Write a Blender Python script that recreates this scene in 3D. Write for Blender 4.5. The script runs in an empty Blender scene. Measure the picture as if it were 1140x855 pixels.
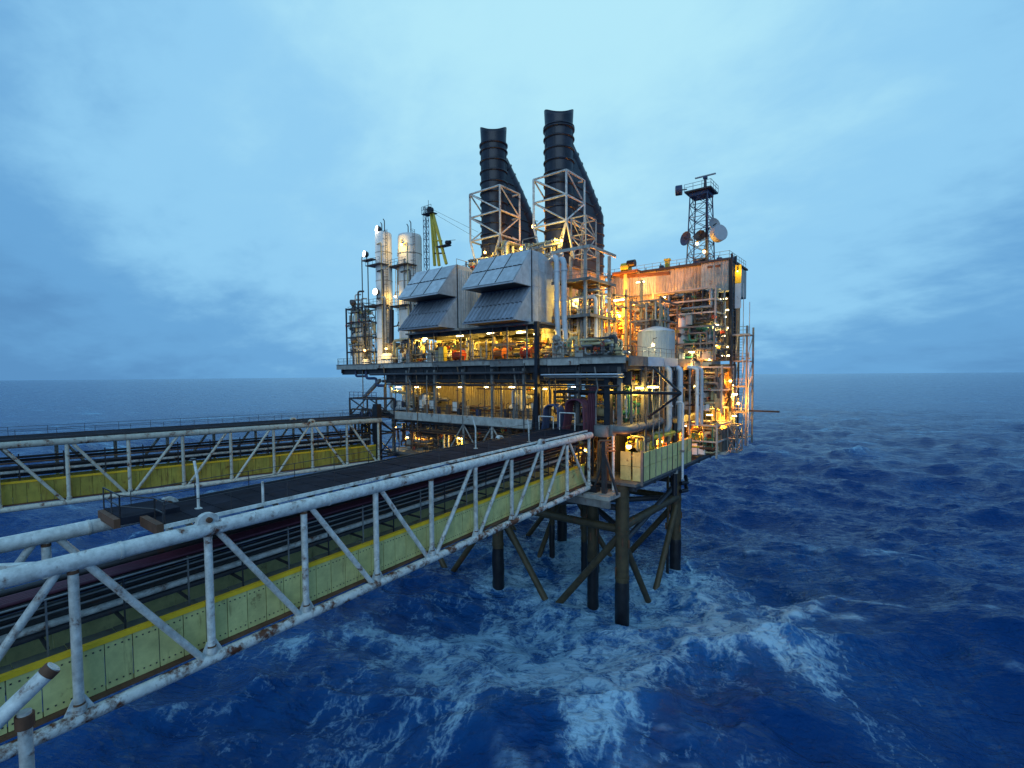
import bpy, math, random
import numpy as np
from mathutils import Vector, Matrix

# ------------------------------------------------------------------ camera
F, CX, CY, PPY, H = 549.0, 570.0, 427.5, 441.5, 30.0        # pixels of the 1140 x 855 photograph
YAW = math.radians(38.07); PITCH = math.atan((PPY - 417.5) / F); ROLL = math.radians(.45)
FW = np.array([-math.sin(YAW) * math.cos(PITCH), math.cos(YAW) * math.cos(PITCH), -math.sin(PITCH)])
_rt = np.array([math.cos(YAW), math.sin(YAW), 0.0]); _up = np.cross(_rt, FW)
RT = _rt * math.cos(ROLL) - _up * math.sin(ROLL); UP = _up * math.cos(ROLL) + _rt * math.sin(ROLL)
CAM = np.array([0, 0, H])
scene = bpy.context.scene
col = scene.collection
cd = bpy.data.cameras.new('camera'); cam = bpy.data.objects.new('camera', cd); col.objects.link(cam)
cd.sensor_width = 36; cd.lens = F / 1140 * 36; cd.shift_y = (PPY - CY) / 1140; cd.clip_start = .1; cd.clip_end = 40000
M3 = Matrix((RT, UP, -FW)).transposed()
cam.matrix_world = Matrix.Translation((0, 0, H)) @ M3.to_4x4()
scene.camera = cam

# ------------------------------------------------------------------ sky, sun, exposure
SUN_EL, SUN_AZ = math.radians(24), math.radians(150)          # azimuth from +Y towards +X : behind the camera to the right
w = bpy.data.worlds.new('World'); scene.world = w; w.use_nodes = True
nt = w.node_tree; nt.nodes.clear(); N = nt.nodes.new; L = nt.links.new
out = N('ShaderNodeOutputWorld'); bg = N('ShaderNodeBackground'); L(bg.outputs[0], out.inputs[0])
sky = N('ShaderNodeTexSky'); sky.sky_type = 'NISHITA'; sky.sun_disc = False
sky.sun_elevation = math.radians(3); sky.sun_rotation = SUN_AZ; sky.altitude = 30; sky.air_density = 1.4; sky.ozone_density = 5
tc = N('ShaderNodeTexCoord')
sep = N('ShaderNodeSeparateXYZ'); L(tc.outputs['Generated'], sep.inputs[0])
def wm(op, a, b=None, clamp=False):
    n = N('ShaderNodeMath'); n.operation = op; n.use_clamp = clamp
    for i, v in enumerate((a, b)):
        if v is None: continue
        if isinstance(v, (int, float)): n.inputs[i].default_value = v
        else: L(v, n.inputs[i])
    return n.outputs[0]
zc = wm('ADD', wm('MAXIMUM', sep.outputs[2], 0.0), .30)         # flat cloud layer seen in perspective
cu = N('ShaderNodeCombineXYZ'); L(wm('DIVIDE', sep.outputs[0], zc), cu.inputs[0]); L(wm('DIVIDE', sep.outputs[1], zc), cu.inputs[1])
def wnoise(scale, detail, rough, off, dist=0.0, sx=1.0):
    mp = N('ShaderNodeMapping'); L(cu.outputs[0], mp.inputs[0]); mp.inputs['Location'].default_value = off
    mp.inputs['Rotation'].default_value = (0, 0, YAW); mp.inputs['Scale'].default_value = (sx, 1, 1)
    n = N('ShaderNodeTexNoise'); L(mp.outputs[0], n.inputs['Vector'])
    n.inputs['Scale'].default_value = scale; n.inputs['Detail'].default_value = detail
    n.inputs['Roughness'].default_value = rough; n.inputs['Distortion'].default_value = dist
    return n.outputs[0]
n1 = wnoise(.6, 4, .5, (3.1, 1.7, 0), .2, .8); n2 = wnoise(2.1, 6, .54, (7.3, 2.2, 4), .3, .75); n3 = wnoise(6.5, 6, .58, (1.3, 9.2, 2), .2, .8)
# the overcast is thinnest, and brightest, high up beyond the platform
dv = N('ShaderNodeVectorMath'); dv.operation = 'DOT_PRODUCT'; L(tc.outputs['Generated'], dv.inputs[0])
_g = FW * F + RT * 60 + UP * 400; dv.inputs[1].default_value = tuple(_g / np.linalg.norm(_g))
lobe = wm('POWER', wm('MAXIMUM', dv.outputs['Value'], 0.0), 3.0)
dull = wm('MULTIPLY', wm('POWER', wm('SUBTRACT', 1.0, wm('MAXIMUM', sep.outputs[2], 0.0)), 7.0), .08)      # thicker, duller air low down
cl2 = wm('SUBTRACT', wm('ADD', wm('MULTIPLY', lobe, .50), wm('ADD', wm('MULTIPLY', n1, .32), wm('ADD', wm('MULTIPLY', n2, .22), wm('MULTIPLY', n3, .15)))), wm('ADD', dull, .005))
ramp = N('ShaderNodeValToRGB'); L(cl2, ramp.inputs[0])
cr = ramp.color_ramp; cr.interpolation = 'EASE'
cr.elements[0].position = .30; cr.elements[0].color = (.11, .30, .58, 1)
cr.elements[1].position = .82; cr.elements[1].color = (.48, .85, 1.0, 1)
e = cr.elements.new(.46); e.color = (.150, .40, .72, 1)
e = cr.elements.new(.62); e.color = (.30, .64, .93, 1)
sc_ = N('ShaderNodeMix'); sc_.data_type = 'RGBA'; sc_.blend_type = 'MULTIPLY'; sc_.inputs[0].default_value = 1
L(sky.outputs[0], sc_.inputs[6]); sc_.inputs[7].default_value = (.1, .1, .1, 1)
mx = N('ShaderNodeMix'); mx.data_type = 'RGBA'; mx.inputs[0].default_value = .95
L(sc_.outputs[2], mx.inputs[6]); L(ramp.outputs[0], mx.inputs[7])
L(mx.outputs[2], bg.inputs[0]); bg.inputs[1].default_value = 1.0

sd = bpy.data.lights.new('sun', 'SUN'); sun = bpy.data.objects.new('sun', sd); col.objects.link(sun)
sd.energy = 1.1; sd.angle = math.radians(60); sd.color = (.62, .84, 1.0)
_sdir = Vector((math.sin(SUN_AZ) * math.cos(SUN_EL), math.cos(SUN_AZ) * math.cos(SUN_EL), math.sin(SUN_EL)))
sun.rotation_euler = _sdir.to_track_quat('Z', 'Y').to_euler()

vs = scene.view_settings; vs.view_transform = 'Standard'; vs.look = 'None'; vs.exposure = 0; vs.gamma = 1; vs.use_curve_mapping = False
scene.cycles.use_denoising = True
scene.cycles.max_bounces = 6; scene.cycles.diffuse_bounces = 3; scene.cycles.glossy_bounces = 3
scene.cycles.sample_clamp_indirect = 4; scene.cycles.caustics_reflective = False; scene.cycles.caustics_refractive = False
scene.cycles.use_light_tree = True

# ------------------------------------------------------------------ pixel -> place
def _ray(px, py): return FW * F + RT * (px - CX) - UP * (py - PPY)
def PX(px, py, X): d = _ray(px, py); return CAM + d * (X / d[0])
def PY(px, py, Y): d = _ray(px, py); return CAM + d * (Y / d[1])
def PZ(px, py, Z): d = _ray(px, py); return CAM + d * ((Z - H) / d[2])
def XatY(px, Y): return float(PY(px, 420, Y)[0])
def ZatY(px, py, Y): return float(PY(px, py, Y)[2])
def mpp(p): return float((np.array(p) - CAM) @ FW / F)         # metres per pixel at a place

# ------------------------------------------------------------------ materials
MATS = {}
def mat(name, colr, rough=.6, metal=0.0, var=.25, rust=0.0, vscale=1.2, streak=0.0, rv=.16, rustcol=(.11, .035, .012), bump=.0, emit=None, estr=0):
    if name in MATS: return MATS[name]
    m = bpy.data.materials.new(name); m.use_nodes = True; t = m.node_tree; b = t.nodes['Principled BSDF']
    n, l = t.nodes.new, t.links.new
    geo = n('ShaderNodeNewGeometry')
    no = n('ShaderNodeTexNoise'); l(geo.outputs['Position'], no.inputs['Vector'])
    no.inputs['Scale'].default_value = vscale; no.inputs['Detail'].default_value = 8; no.inputs['Roughness'].default_value = .65
    mr = n('ShaderNodeMapRange'); l(no.outputs[0], mr.inputs[0])
    mr.inputs[1].default_value = .3; mr.inputs[2].default_value = .7; mr.inputs[3].default_value = 1 - var; mr.inputs[4].default_value = 1 + var * .6
    mu = n('ShaderNodeMix'); mu.data_type = 'RGBA'; mu.blend_type = 'MULTIPLY'; mu.inputs[0].default_value = 1
    mu.inputs[6].default_value = (*colr, 1); l(mr.outputs[0], mu.inputs[7]); c = mu.outputs[2]
    oi = n('ShaderNodeObjectInfo'); m2 = n('ShaderNodeMapRange'); l(oi.outputs['Random'], m2.inputs[0]); m2.inputs[3].default_value = 1 - rv; m2.inputs[4].default_value = 1 + rv
    mv = n('ShaderNodeMix'); mv.data_type = 'RGBA'; mv.blend_type = 'MULTIPLY'; mv.inputs[0].default_value = 1; l(c, mv.inputs[6]); l(m2.outputs[0], mv.inputs[7]); c = mv.outputs[2]
    def over(vec_scale, sc, lo, hi, colour, cin, loc=0):
        mp = n('ShaderNodeMapping'); l(geo.outputs['Position'], mp.inputs[0]); mp.inputs['Scale'].default_value = vec_scale; mp.inputs['Location'].default_value = (loc, loc, loc)
        q = n('ShaderNodeTexNoise'); l(mp.outputs[0], q.inputs['Vector']); q.inputs['Scale'].default_value = sc; q.inputs['Detail'].default_value = 9; q.inputs['Roughness'].default_value = .7
        r = n('ShaderNodeMapRange'); l(q.outputs[0], r.inputs[0]); r.inputs[1].default_value = lo; r.inputs[2].default_value = hi
        x = n('ShaderNodeMix'); x.data_type = 'RGBA'; l(r.outputs[0], x.inputs[0]); l(cin, x.inputs[6]); x.inputs[7].default_value = (*colour, 1)
        return x.outputs[2], r.outputs[0]
    if rust > 0:
        c, k = over((1, 1, 1), .9, .70 - rust * .35, .80 - rust * .35, rustcol, c, 3.3)
    if streak > 0:
        c, k = over((1, 1, .12), 2.2, .68 - streak * .3, .86 - streak * .3, rustcol, c, 11.)
    l(c, b.inputs['Base Color'])
    b.inputs['Roughness'].default_value = rough; b.inputs['Metallic'].default_value = metal
    if bump > 0:
        bp = n('ShaderNodeBump'); bp.inputs['Strength'].default_value = bump; bp.inputs['Distance'].default_value = .03; l(no.outputs[0], bp.inputs['Height']); l(bp.outputs[0], b.inputs['Normal'])
    if emit: b.inputs['Emission Color'].default_value = (*emit, 1); b.inputs['Emission Strength'].default_value = estr
    MATS[name] = m; return m
chord = mat('chord_paint', (.60, .62, .58), .5, var=.4, rust=.40, streak=.2, vscale=2.5, bump=.2)
chordR = mat('rusty_chord_paint', (.56, .58, .54), .55, rust=.62, streak=.3, vscale=2.5, bump=.25)
chordB = mat('weathered_chord_paint', (.50, .52, .44), .55, rust=.42, streak=.3, vscale=2.5, bump=.2)
lime = mat('lime_panel_paint', (.62, .59, .23), .5, var=.25, rust=.2, streak=.34, rv=.08, rustcol=(.12, .06, .012))
limeB = mat('ochre_panel_paint', (.40, .33, .05), .5, var=.25, rust=.28, streak=.55, rv=.1, rustcol=(.13, .05, .01))
yel = mat('yellow_kerb_paint', (.92, .56, .02), .45, var=.15, rust=.12, rv=.05)
gry = mat('grey_steel_paint', (.17, .17, .16), .55, var=.4, rust=.36, streak=.3, bump=.15)
lgry = mat('pale_grey_paint', (.38, .38, .34), .5, var=.35, rust=.34, streak=.4, bump=.15)
dark = mat('dark_steel', (.035, .036, .042), .5, var=.4, rust=.25)
blk = mat('black_coating', (.012, .013, .019), .45, var=.5)
grate = mat('dark_grating', (.022, .025, .036), .7, var=.45, vscale=.8, bump=.5)
grate.node_tree.nodes['Principled BSDF'].inputs['Specular IOR Level'].default_value = .08; grate.node_tree.nodes['Principled BSDF'].inputs['Roughness'].default_value = 1
tan = mat('tan_wall_paint', (.42, .34, .15), .6, var=.2, rust=.18, streak=.35)
beige = mat('beige_cladding', (.46, .42, .35), .55, var=.25, rust=.14, streak=.5, rustcol=(.16, .07, .03))
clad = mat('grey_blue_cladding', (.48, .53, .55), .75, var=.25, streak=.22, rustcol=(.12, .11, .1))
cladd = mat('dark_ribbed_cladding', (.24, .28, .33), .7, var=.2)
white = mat('white_vessel_paint', (.70, .70, .66), .45, var=.14, rust=.14, streak=.18)
pipe_w = mat('pale_blue_pipe_paint', (.48, .54, .58), .4, var=.15, rust=.18, streak=.12)
pipe_g = mat('galvanised_pipe', (.30, .31, .30), .35, metal=.5, var=.3, rust=.1)
pipe_d = mat('dark_pipe', (.05, .05, .055), .5, var=.4, rust=.3)
pipe_b = mat('brown_pipe', (.17, .10, .05), .55, var=.4, rust=.3)
pipe_y = mat('cream_pipe', (.52, .44, .24), .5, var=.25, rust=.2)
purp = mat('purple_cable_sheath', (.10, .028, .05), .55, var=.3)
hoseb = mat('blue_hose_rubber', (.05, .08, .17), .5, var=.3)
red = mat('red_paint', (.55, .06, .02), .45, var=.2)
green = mat('green_paint', (.05, .22, .13), .5, var=.25)
yelc = mat('yellow_crane_paint', (.56, .46, .05), .5, var=.2, rust=.2)
legm = mat('jacket_leg_steel', (.062, .046, .019), .6, var=.5, rust=.3, streak=.3, bump=.3)
legw = mat('wet_weed_steel', (.012, .012, .014), .35, var=.5, bump=.4)
rustm = mat('rusty_steel', (.13, .06, .03), .75, var=.5, bump=.4)
navy = mat('dark_blue_paint', (.03, .05, .12), .5, var=.3)
dishm = mat('dish_white', (.36, .38, .40), .4, var=.1)
tube_e = mat('fluorescent_tube', (.9, .85, .7), .4, emit=(1, .86, .55), estr=9)
sod_e = mat('sodium_lamp_glass', (.9, .6, .3), .4, emit=(1, .50, .12), estr=16)
flood_e = mat('floodlight_glass', (.9, .9, .9), .3, emit=(1, .93, .8), estr=5)

# ------------------------------------------------------------------ geometry collector
class G:
    def __init__(s): s.v = []; s.f = []; s.sm = []
    def add(s, v, f, smooth=False):
        o = len(s.v); s.v.extend([tuple(map(float, p)) for p in v]); s.f.extend([tuple(i + o for i in q) for q in f]); s.sm.extend([smooth] * len(f)); return s
    def box(s, a, b):
        x0, y0, z0 = a; x1, y1, z1 = b
        return s.add([(x0, y0, z0), (x1, y0, z0), (x1, y1, z0), (x0, y1, z0), (x0, y0, z1), (x1, y0, z1), (x1, y1, z1), (x0, y1, z1)],
                     [(3, 2, 1, 0), (4, 5, 6, 7), (0, 1, 5, 4), (1, 2, 6, 5), (2, 3, 7, 6), (3, 0, 4, 7)])
    def beam(s, p, q, wd, ht, up=(0, 0, 1)):
        p, q = Vector(p), Vector(q); d = (q - p).normalized(); u = Vector(up)
        if abs(d.dot(u)) > .98: u = Vector((0, 1, 0))
        sd_ = d.cross(u).normalized(); u = sd_.cross(d); vs_ = []
        for c in (p, q):
            for a, b in ((-1, -1), (1, -1), (1, 1), (-1, 1)): vs_.append(c + sd_ * a * wd / 2 + u * b * ht / 2)
        return s.add(vs_, [(3, 2, 1, 0), (4, 5, 6, 7), (0, 1, 5, 4), (1, 2, 6, 5), (2, 3, 7, 6), (3, 0, 4, 7)])
    def tube(s, pts, r, n=8, bend=0.0, cap=True):
        P = [Vector(p) for p in pts]
        if bend > 0 and len(P) > 2:
            Q = [P[0]]
            for i in range(1, len(P) - 1):
                a, b = (P[i - 1] - P[i]), (P[i + 1] - P[i]); k = min(bend, a.length * .45, b.length * .45); a.normalize(); b.normalize()
                for t_ in (0, .33, .67, 1): 
                    A = P[i] + a * k; B = P[i] + b * k; Q.append(A * (1 - t_) ** 2 + P[i] * 2 * t_ * (1 - t_) + B * t_ ** 2)
            Q.append(P[-1]); P = Q
        rs = r if isinstance(r, (list, tuple)) else [r] * len(P)
        tg = [(P[min(i + 1, len(P) - 1)] - P[max(i - 1, 0)]).normalized() for i in range(len(P))]
        u = tg[0].orthogonal().normalized(); V = []
        for i, p in enumerate(P):
            u = (u - tg[i] * u.dot(tg[i])); u = u.normalized() if u.length > 1e-6 else tg[i].orthogonal().normalized()
            w_ = tg[i].cross(u)
            for k in range(n):
                a = 2 * math.pi * k / n; V.append(p + (u * math.cos(a) + w_ * math.sin(a)) * rs[i])
        fs = []
        for i in range(len(P) - 1):
            for k in range(n): fs.append((i * n + k, i * n + (k + 1) % n, (i + 1) * n + (k + 1) % n, (i + 1) * n + k))
        s.add(V, fs, True)
        if cap:
            s.add(V[:n], [tuple(range(n))[::-1]]); s.add(V[-n:], [tuple(range(n))])
        return s
    def lathe(s, c, prof, n=20, cap=True):       # prof = [(radius, z)]
        V = [(c[0] + r * math.cos(2 * math.pi * k / n), c[1] + r * math.sin(2 * math.pi * k / n), c[2] + z) for r, z in prof for k in range(n)]
        fs = [(i * n + k, i * n + (k + 1) % n, (i + 1) * n + (k + 1) % n, (i + 1) * n + k) for i in range(len(prof) - 1) for k in range(n)]
        s.add(V, fs, True)
        if cap: s.add(V[:n], [tuple(range(n))[::-1]]); s.add(V[-n:], [tuple(range(n))])
        return s
    def prism(s, pts, vec):
        n = len(pts); a = [Vector(p) for p in pts]; b = [p + Vector(vec) for p in a]
        return s.add(a + b, [tuple(range(n))[::-1], tuple(range(n, 2 * n))] + [(i, (i + 1) % n, n + (i + 1) % n, n + i) for i in range(n)])
    def corr(s, o, u, v, ribs, depth, thick=.03):    # trapezoid ribs across u, running along v
        o, u, v = Vector(o), Vector(u), Vector(v); nn = u.cross(v).normalized(); prof = []
        for i in range(ribs):
            for t_, d in ((0, 0), (.34, 0), (.44, 1), (.90, 1)): prof.append(((i + t_) / ribs, d))
        prof.append((1.0, 0)); m = len(prof)
        a = [o + u * t_ + nn * d * depth for t_, d in prof]; b = [p + v for p in a]; c = [p - nn * thick for p in a]; d_ = [p + v for p in c]
        fs = [(i, i + 1, m + i + 1, m + i) for i in range(m - 1)] + [(2 * m + i + 1, 2 * m + i, 3 * m + i, 3 * m + i + 1) for i in range(m - 1)]
        fs += [(0, m, 3 * m, 2 * m), (m - 1, 3 * m - 1, 4 * m - 1, 2 * m - 1)]
        fs += [(i + 1, i, 2 * m + i, 2 * m + i + 1) for i in range(m - 1)] + [(m + i, m + i + 1, 3 * m + i + 1, 3 * m + i) for i in range(m - 1)]
        return s.add(a + b + c + d_, fs)
    def dome(s, c, r, axis, n=14, depth=.35, m=4):
        axis = Vector(axis).normalized(); u = axis.orthogonal().normalized(); w_ = axis.cross(u); V = []
        for i in range(m + 1):
            t_ = (i + .02) / m; rr = r * t_; h = depth * r * t_ * t_
            for k in range(n):
                a = 2 * math.pi * k / n; V.append(Vector(c) + (u * math.cos(a) + w_ * math.sin(a)) * rr + axis * h)
        fs = [(i * n + k, i * n + (k + 1) % n, (i + 1) * n + (k + 1) % n, (i + 1) * n + k) for i in range(m) for k in range(n)]
        V2 = [p - axis * .06 for p in V]; s.add(V, fs, True); s.add(V2, [f[::-1] for f in fs], True)
        k0 = m * n; s.add([*V[k0:], *V2[k0:]], [(k, (k + 1) % n, n + (k + 1) % n, n + k) for k in range(n)]); return s

def mesh_from(name, g, base, m):
    me = bpy.data.meshes.new(name); bx, by, bz = base
    me.from_pydata([(x - bx, y - by, z - bz) for x, y, z in g.v], [], g.f)
    me.polygons.foreach_set('use_smooth', g.sm); me.materials.append(m); me.update(); return me

class Thing:
    def __init__(s, name, label, cat, group=None):
        s.name, s.label, s.cat, s.group, s.parts, s.lights = name, label, cat, group, [], []
    def part(s, name, g, m, sub=None, kind=None, label=None):
        s.parts.append((name, g, m, sub, kind, label)); return len(s.parts) - 1
    def light(s, loc, power, colr, size=.15): s.lights.append((loc, power, colr, size))
    def done(s):
        allv = np.concatenate([np.array(p[1].v) for p in s.parts])
        lo, hi = allv.min(0), allv.max(0); base = ((lo[0] + hi[0]) / 2, (lo[1] + hi[1]) / 2, lo[2])
        if len(s.parts) == 1 and not s.lights:
            n, g, m, *_ = s.parts[0]; root = bpy.data.objects.new(s.name, mesh_from(s.name, g, base, m))
        else: root = bpy.data.objects.new(s.name, None); root.empty_display_size = .5
        root.location = base; col.objects.link(root)
        root['label'] = s.label; root['category'] = s.cat
        if s.group: root['group'] = s.group
        if root.type == 'EMPTY':
            obs = []
            for n, g, m, sub, kind, lab in s.parts:
                o = bpy.data.objects.new(n, mesh_from(n, g, base, m)); col.objects.link(o); o.parent = root if sub is None else obs[sub]
                if kind: o['kind'] = kind
                if lab: o['label'] = lab
                obs.append(o)
            for loc, pw, c, sz in s.lights:
                ld = bpy.data.lights.new('lamp_light', 'POINT'); ld.energy = pw; ld.color = c; ld.shadow_soft_size = sz
                lo_ = bpy.data.objects.new('lamp_light', ld); lo_.location = Vector(loc) - Vector(base); lo_.parent = root; col.objects.link(lo_)
        s.root = root; return root
ORD = ['first', 'second', 'third', 'fourth', 'fifth', 'sixth', 'seventh', 'eighth', 'ninth', 'tenth', 'eleventh', 'twelfth', 'thirteenth', 'fourteenth', 'fifteenth', 'sixteenth', 'seventeenth', 'eighteenth', 'nineteenth', 'twentieth']
rnd = random.Random(7)
lerp = lambda a, b, t: a + (b - a) * t
# ------------------------------------------------------------------ sea
def build_sea():
    rng = np.random.default_rng(11)
    def spectrum(n, Lm, wind, wdir, cut_lo=0.0, small=.35, ex=4.0):
        k1 = 2 * np.pi * np.fft.fftfreq(n, Lm / n); kx, ky = np.meshgrid(k1, k1, indexing='ij'); k = np.hypot(kx, ky); k[0, 0] = 1e-6
        Lw = wind ** 2 / 9.81; c = (kx * math.cos(wdir) + ky * math.sin(wdir)) / k
        ph = np.exp(-1 / (k * Lw) ** 2) / k ** ex * (np.abs(c) ** 2 * .75 + .25) * np.exp(-(k * small) ** 2); ph[0, 0] = 0; ph[k < cut_lo] = 0
        h = (rng.normal(size=k.shape) + 1j * rng.normal(size=k.shape)) * np.sqrt(ph)
        z = np.fft.ifft2(h).real; s_ = z.std()
        dx = np.fft.ifft2(1j * kx / k * h).real / s_; dy = np.fft.ifft2(1j * ky / k * h).real / s_
        return z / s_, dx, dy
    z1, dx1, dy1 = spectrum(512, 420., 11.0, math.radians(-65), ex=3.8)
    z2, dx2, dy2 = spectrum(512, 131., 6.0, math.radians(-55), cut_lo=.25, small=.14, ex=3.2)
    def axis(lo, hi, step, far_lo, far_hi, g0, g1):
        a = list(np.arange(lo, hi, step)); s_ = step; x = a[-1]
        while x < far_hi: s_ *= g1; x += s_; a.append(x)
        s_ = step; x = lo; b = []
        while x > far_lo: s_ *= g0; x -= s_; b.append(x)
        return np.array(b[::-1] + a), step
    xs, _ = axis(-95, 62, .42, -14000, 14000, 1.028, 1.033)
    ys, _ = axis(8, 150, .42, -2500, 16000, 1.12, 1.026)
    X, Y = np.meshgrid(xs, ys, indexing='ij')
    sp = np.maximum(np.gradient(xs)[:, None], np.gradient(ys)[None, :])
    def samp(a, Lm, ang=0.0, off=0.0):
        n = a.shape[0]; c, s_ = math.cos(ang), math.sin(ang); u = ((X * c - Y * s_ + off) / Lm * n) % n; v = ((X * s_ + Y * c + off * .7) / Lm * n) % n
        i = u.astype(int); j = v.astype(int); fu = u - i; fv = v - j; i %= n; j %= n; i2 = (i + 1) % n; j2 = (j + 1) % n
        return (a[i, j] * (1 - fu) + a[i2, j] * fu) * (1 - fv) + (a[i, j2] * (1 - fu) + a[i2, j2] * fu) * fv
    f1 = np.clip(1.5 - sp / 7., 0, 1); f2 = np.clip(1.3 - sp / 1.6, 0, 1)
    # slide the swell so that the water stands near its mean level at the jacket legs
    best, OFF = 9e9, 0.0
    for k in range(240):
        o_ = k * 1.75; e_ = 0
        for lx, ly in ((-26.2, 55.1), (-26.6, 74.6), (-46, 55.1), (-47.2, 74.6), (-31.8, 57.9), (-35, 60)):
            e_ += (z1[int((lx + o_) / 420 * 512) % 512, int((ly + o_ * .7) / 420 * 512) % 512] + .35) ** 2
        if e_ < best: best, OFF = e_, o_
    A1, A2 = 1.2, .22
    Z = A1 * f1 * samp(z1, 420., 0.0, OFF) + A2 * f2 * samp(z2, 131., .5, 17.)
    DX = 1.05 * A1 * f1 * samp(dx1, 420., 0.0, OFF); DY = 1.05 * A1 * f1 * samp(dy1, 420., 0.0, OFF)
    crest = samp(z1, 420., 0.0, OFF) * .8 + samp(z2, 131., .5, 17.) * .45
    # value noise helper for the foam
    def vn(x, y, s_, seed):
        r = np.random.default_rng(seed).random((256, 256)); u = x / s_; v = y / s_; i = np.floor(u).astype(int); j = np.floor(v).astype(int); a = u - i; b = v - j
        a = a * a * (3 - 2 * a); b = b * b * (3 - 2 * b); i &= 255; j &= 255; i2 = (i + 1) & 255; j2 = (j + 1) & 255
        return (r[i, j] * (1 - a) + r[i2, j] * a) * (1 - b) + (r[i, j2] * (1 - a) + r[i2, j2] * a) * b
    def fbm(x, y, s_, seed, o=5):
        t = 0; am = .5
        for q in range(o): t = t + am * vn(x + 31 * q, y - 17 * q, s_ / 2 ** q, seed + q); am *= .5
        return t
    wx = (fbm(X, Y, 26., 1) - .5) * 26; wy = (fbm(X, Y, 26., 40) - .5) * 26
    U, V = X + wx, Y + wy
    def blob(px, py, rx, ry, ang):
        c = PZ(px, py, 0.); dx, dy = U - c[0], V - c[1]; ca, sa = math.cos(ang), math.sin(ang)
        return np.exp(-(((dx * ca + dy * sa) / rx) ** 2 + ((-dx * sa + dy * ca) / ry) ** 2))
    a0 = YAW; wq = math.radians(115); al_, ax_ = U * math.cos(wq) + V * math.sin(wq), -U * math.sin(wq) + V * math.cos(wq)
    cov = 1.25 * blob(655, 650, 20, 14, a0) + .95 * blob(780, 672, 13, 6, a0 - .5) + .6 * blob(870, 728, 17, 3.2, a0 - 1.15)
    cov = cov + .85 * blob(560, 705, 17, 5, a0 + .5) + .62 * blob(665, 775, 7.5, 11, a0) + .55 * blob(600, 760, 7, 9, a0) + .6 * blob(440, 700, 18, 4, a0 + .45)
    cov = cov + .35 * blob(690, 840, 9, 5, a0) + .34 * blob(800, 560, 26, 9, a0) + .35 * blob(1000, 640, 17, 5, a0 - 1.0) + .55 * blob(560, 610, 16, 8, a0) + .28 * blob(350, 800, 13, 4, a0 + .4)
    cov = cov * (1 - .92 * blob(775, 762, 6.5, 6, a0))
    for lx, ly in ((-26.2, 55.1), (-26.6, 74.6), (-46, 55.1), (-47.2, 74.6), (-31.8, 57.9), (-36.7, 54.8), (-26.4, 64.7)):
        cov = cov + .8 * np.exp(-(((X - lx) ** 2 + (Y - ly) ** 2) / 3.6 ** 2))
    cov = np.clip(cov * .80, 0, .82) * np.clip(-.05 + 2.0 * fbm(al_ * .45, ax_, 10., 77), 0, 1.25)
    wa = math.radians(115); al, ac_ = X * math.cos(wa) + Y * math.sin(wa), -X * math.sin(wa) + Y * math.cos(wa)     # windrows run along the wind
    streak = 1 - np.abs(fbm(al * .12 + wx * .05, ac_ + wx * .25, 7., 120) - .48) * 9
    cov = cov + np.clip(streak, 0, 1) * .42 * np.clip((fbm(X, Y, 55., 130) - .40) * 5, 0, 1) * np.clip(.45 + crest * .3, 0, 1)
    caps = np.clip((crest - 1.35) * 1.0, 0, 1) * np.clip((fbm(X, Y, 60., 9) - .42) * 6, 0, 1) * np.clip(fbm(X, Y, 5., 300) * 2.4 - .55, 0, 1)
    # sparse whitecaps far out where the grid no longer carries the waves
    far = np.clip((sp - 1.2) / 3, 0, 1); caps = np.maximum(caps, far * np.clip((vn(X * .8 + Y * .6, (Y * .8 - X * .6) * .45, 9., 500) - .84) * 8, 0, 1) * np.clip((fbm(X, Y, 90., 510) - .38) * 5, 0, 1))
    n0, n1_ = X.shape
    co = np.stack([X + DX, Y + DY, Z], -1).reshape(-1, 3).astype(np.float32)
    idx = np.arange(n0 * n1_).reshape(n0, n1_); q = np.stack([idx[:-1, :-1], idx[1:, :-1], idx[1:, 1:], idx[:-1, 1:]], -1).reshape(-1, 4).astype(np.int32)
    me = bpy.data.meshes.new('sea'); me.vertices.add(len(co)); me.vertices.foreach_set('co', co.ravel())
    me.loops.add(q.size); me.loops.foreach_set('vertex_index', q.ravel()); me.polygons.add(len(q)); me.polygons.foreach_set('loop_start', np.arange(0, q.size, 4, dtype=np.int32))
    me.update(calc_edges=True); me.polygons.foreach_set('use_smooth', np.ones(len(q), bool))
    for nm, arr in (('churn', cov), ('whitecap', caps), ('offing', far), ('crest', np.maximum(far, np.clip((crest - .75) * 1.6, 0, 1)))):
        at = me.attributes.new(nm, 'FLOAT', 'POINT'); at.data.foreach_set('value', arr.ravel().astype(np.float32))
    o = bpy.data.objects.new('sea', me); col.objects.link(o); o['kind'] = 'structure'; o['label'] = 'rough deep blue open sea streaked with white foam'
    m = bpy.data.materials.new('sea_water'); m.use_nodes = True; t = m.node_tree; b = t.nodes['Principled BSDF']; n, l = t.nodes.new, t.links.new
    def math_(op, a, c=None, clamp=False):
        x = n('ShaderNodeMath'); x.operation = op; x.use_clamp = clamp
        for i, v in enumerate((a, c)):
            if v is None: continue
            if isinstance(v, (int, float)): x.inputs[i].default_value = v
            else: l(v, x.inputs[i])
        return x.outputs[0]
    geo = n('ShaderNodeNewGeometry')
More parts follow.
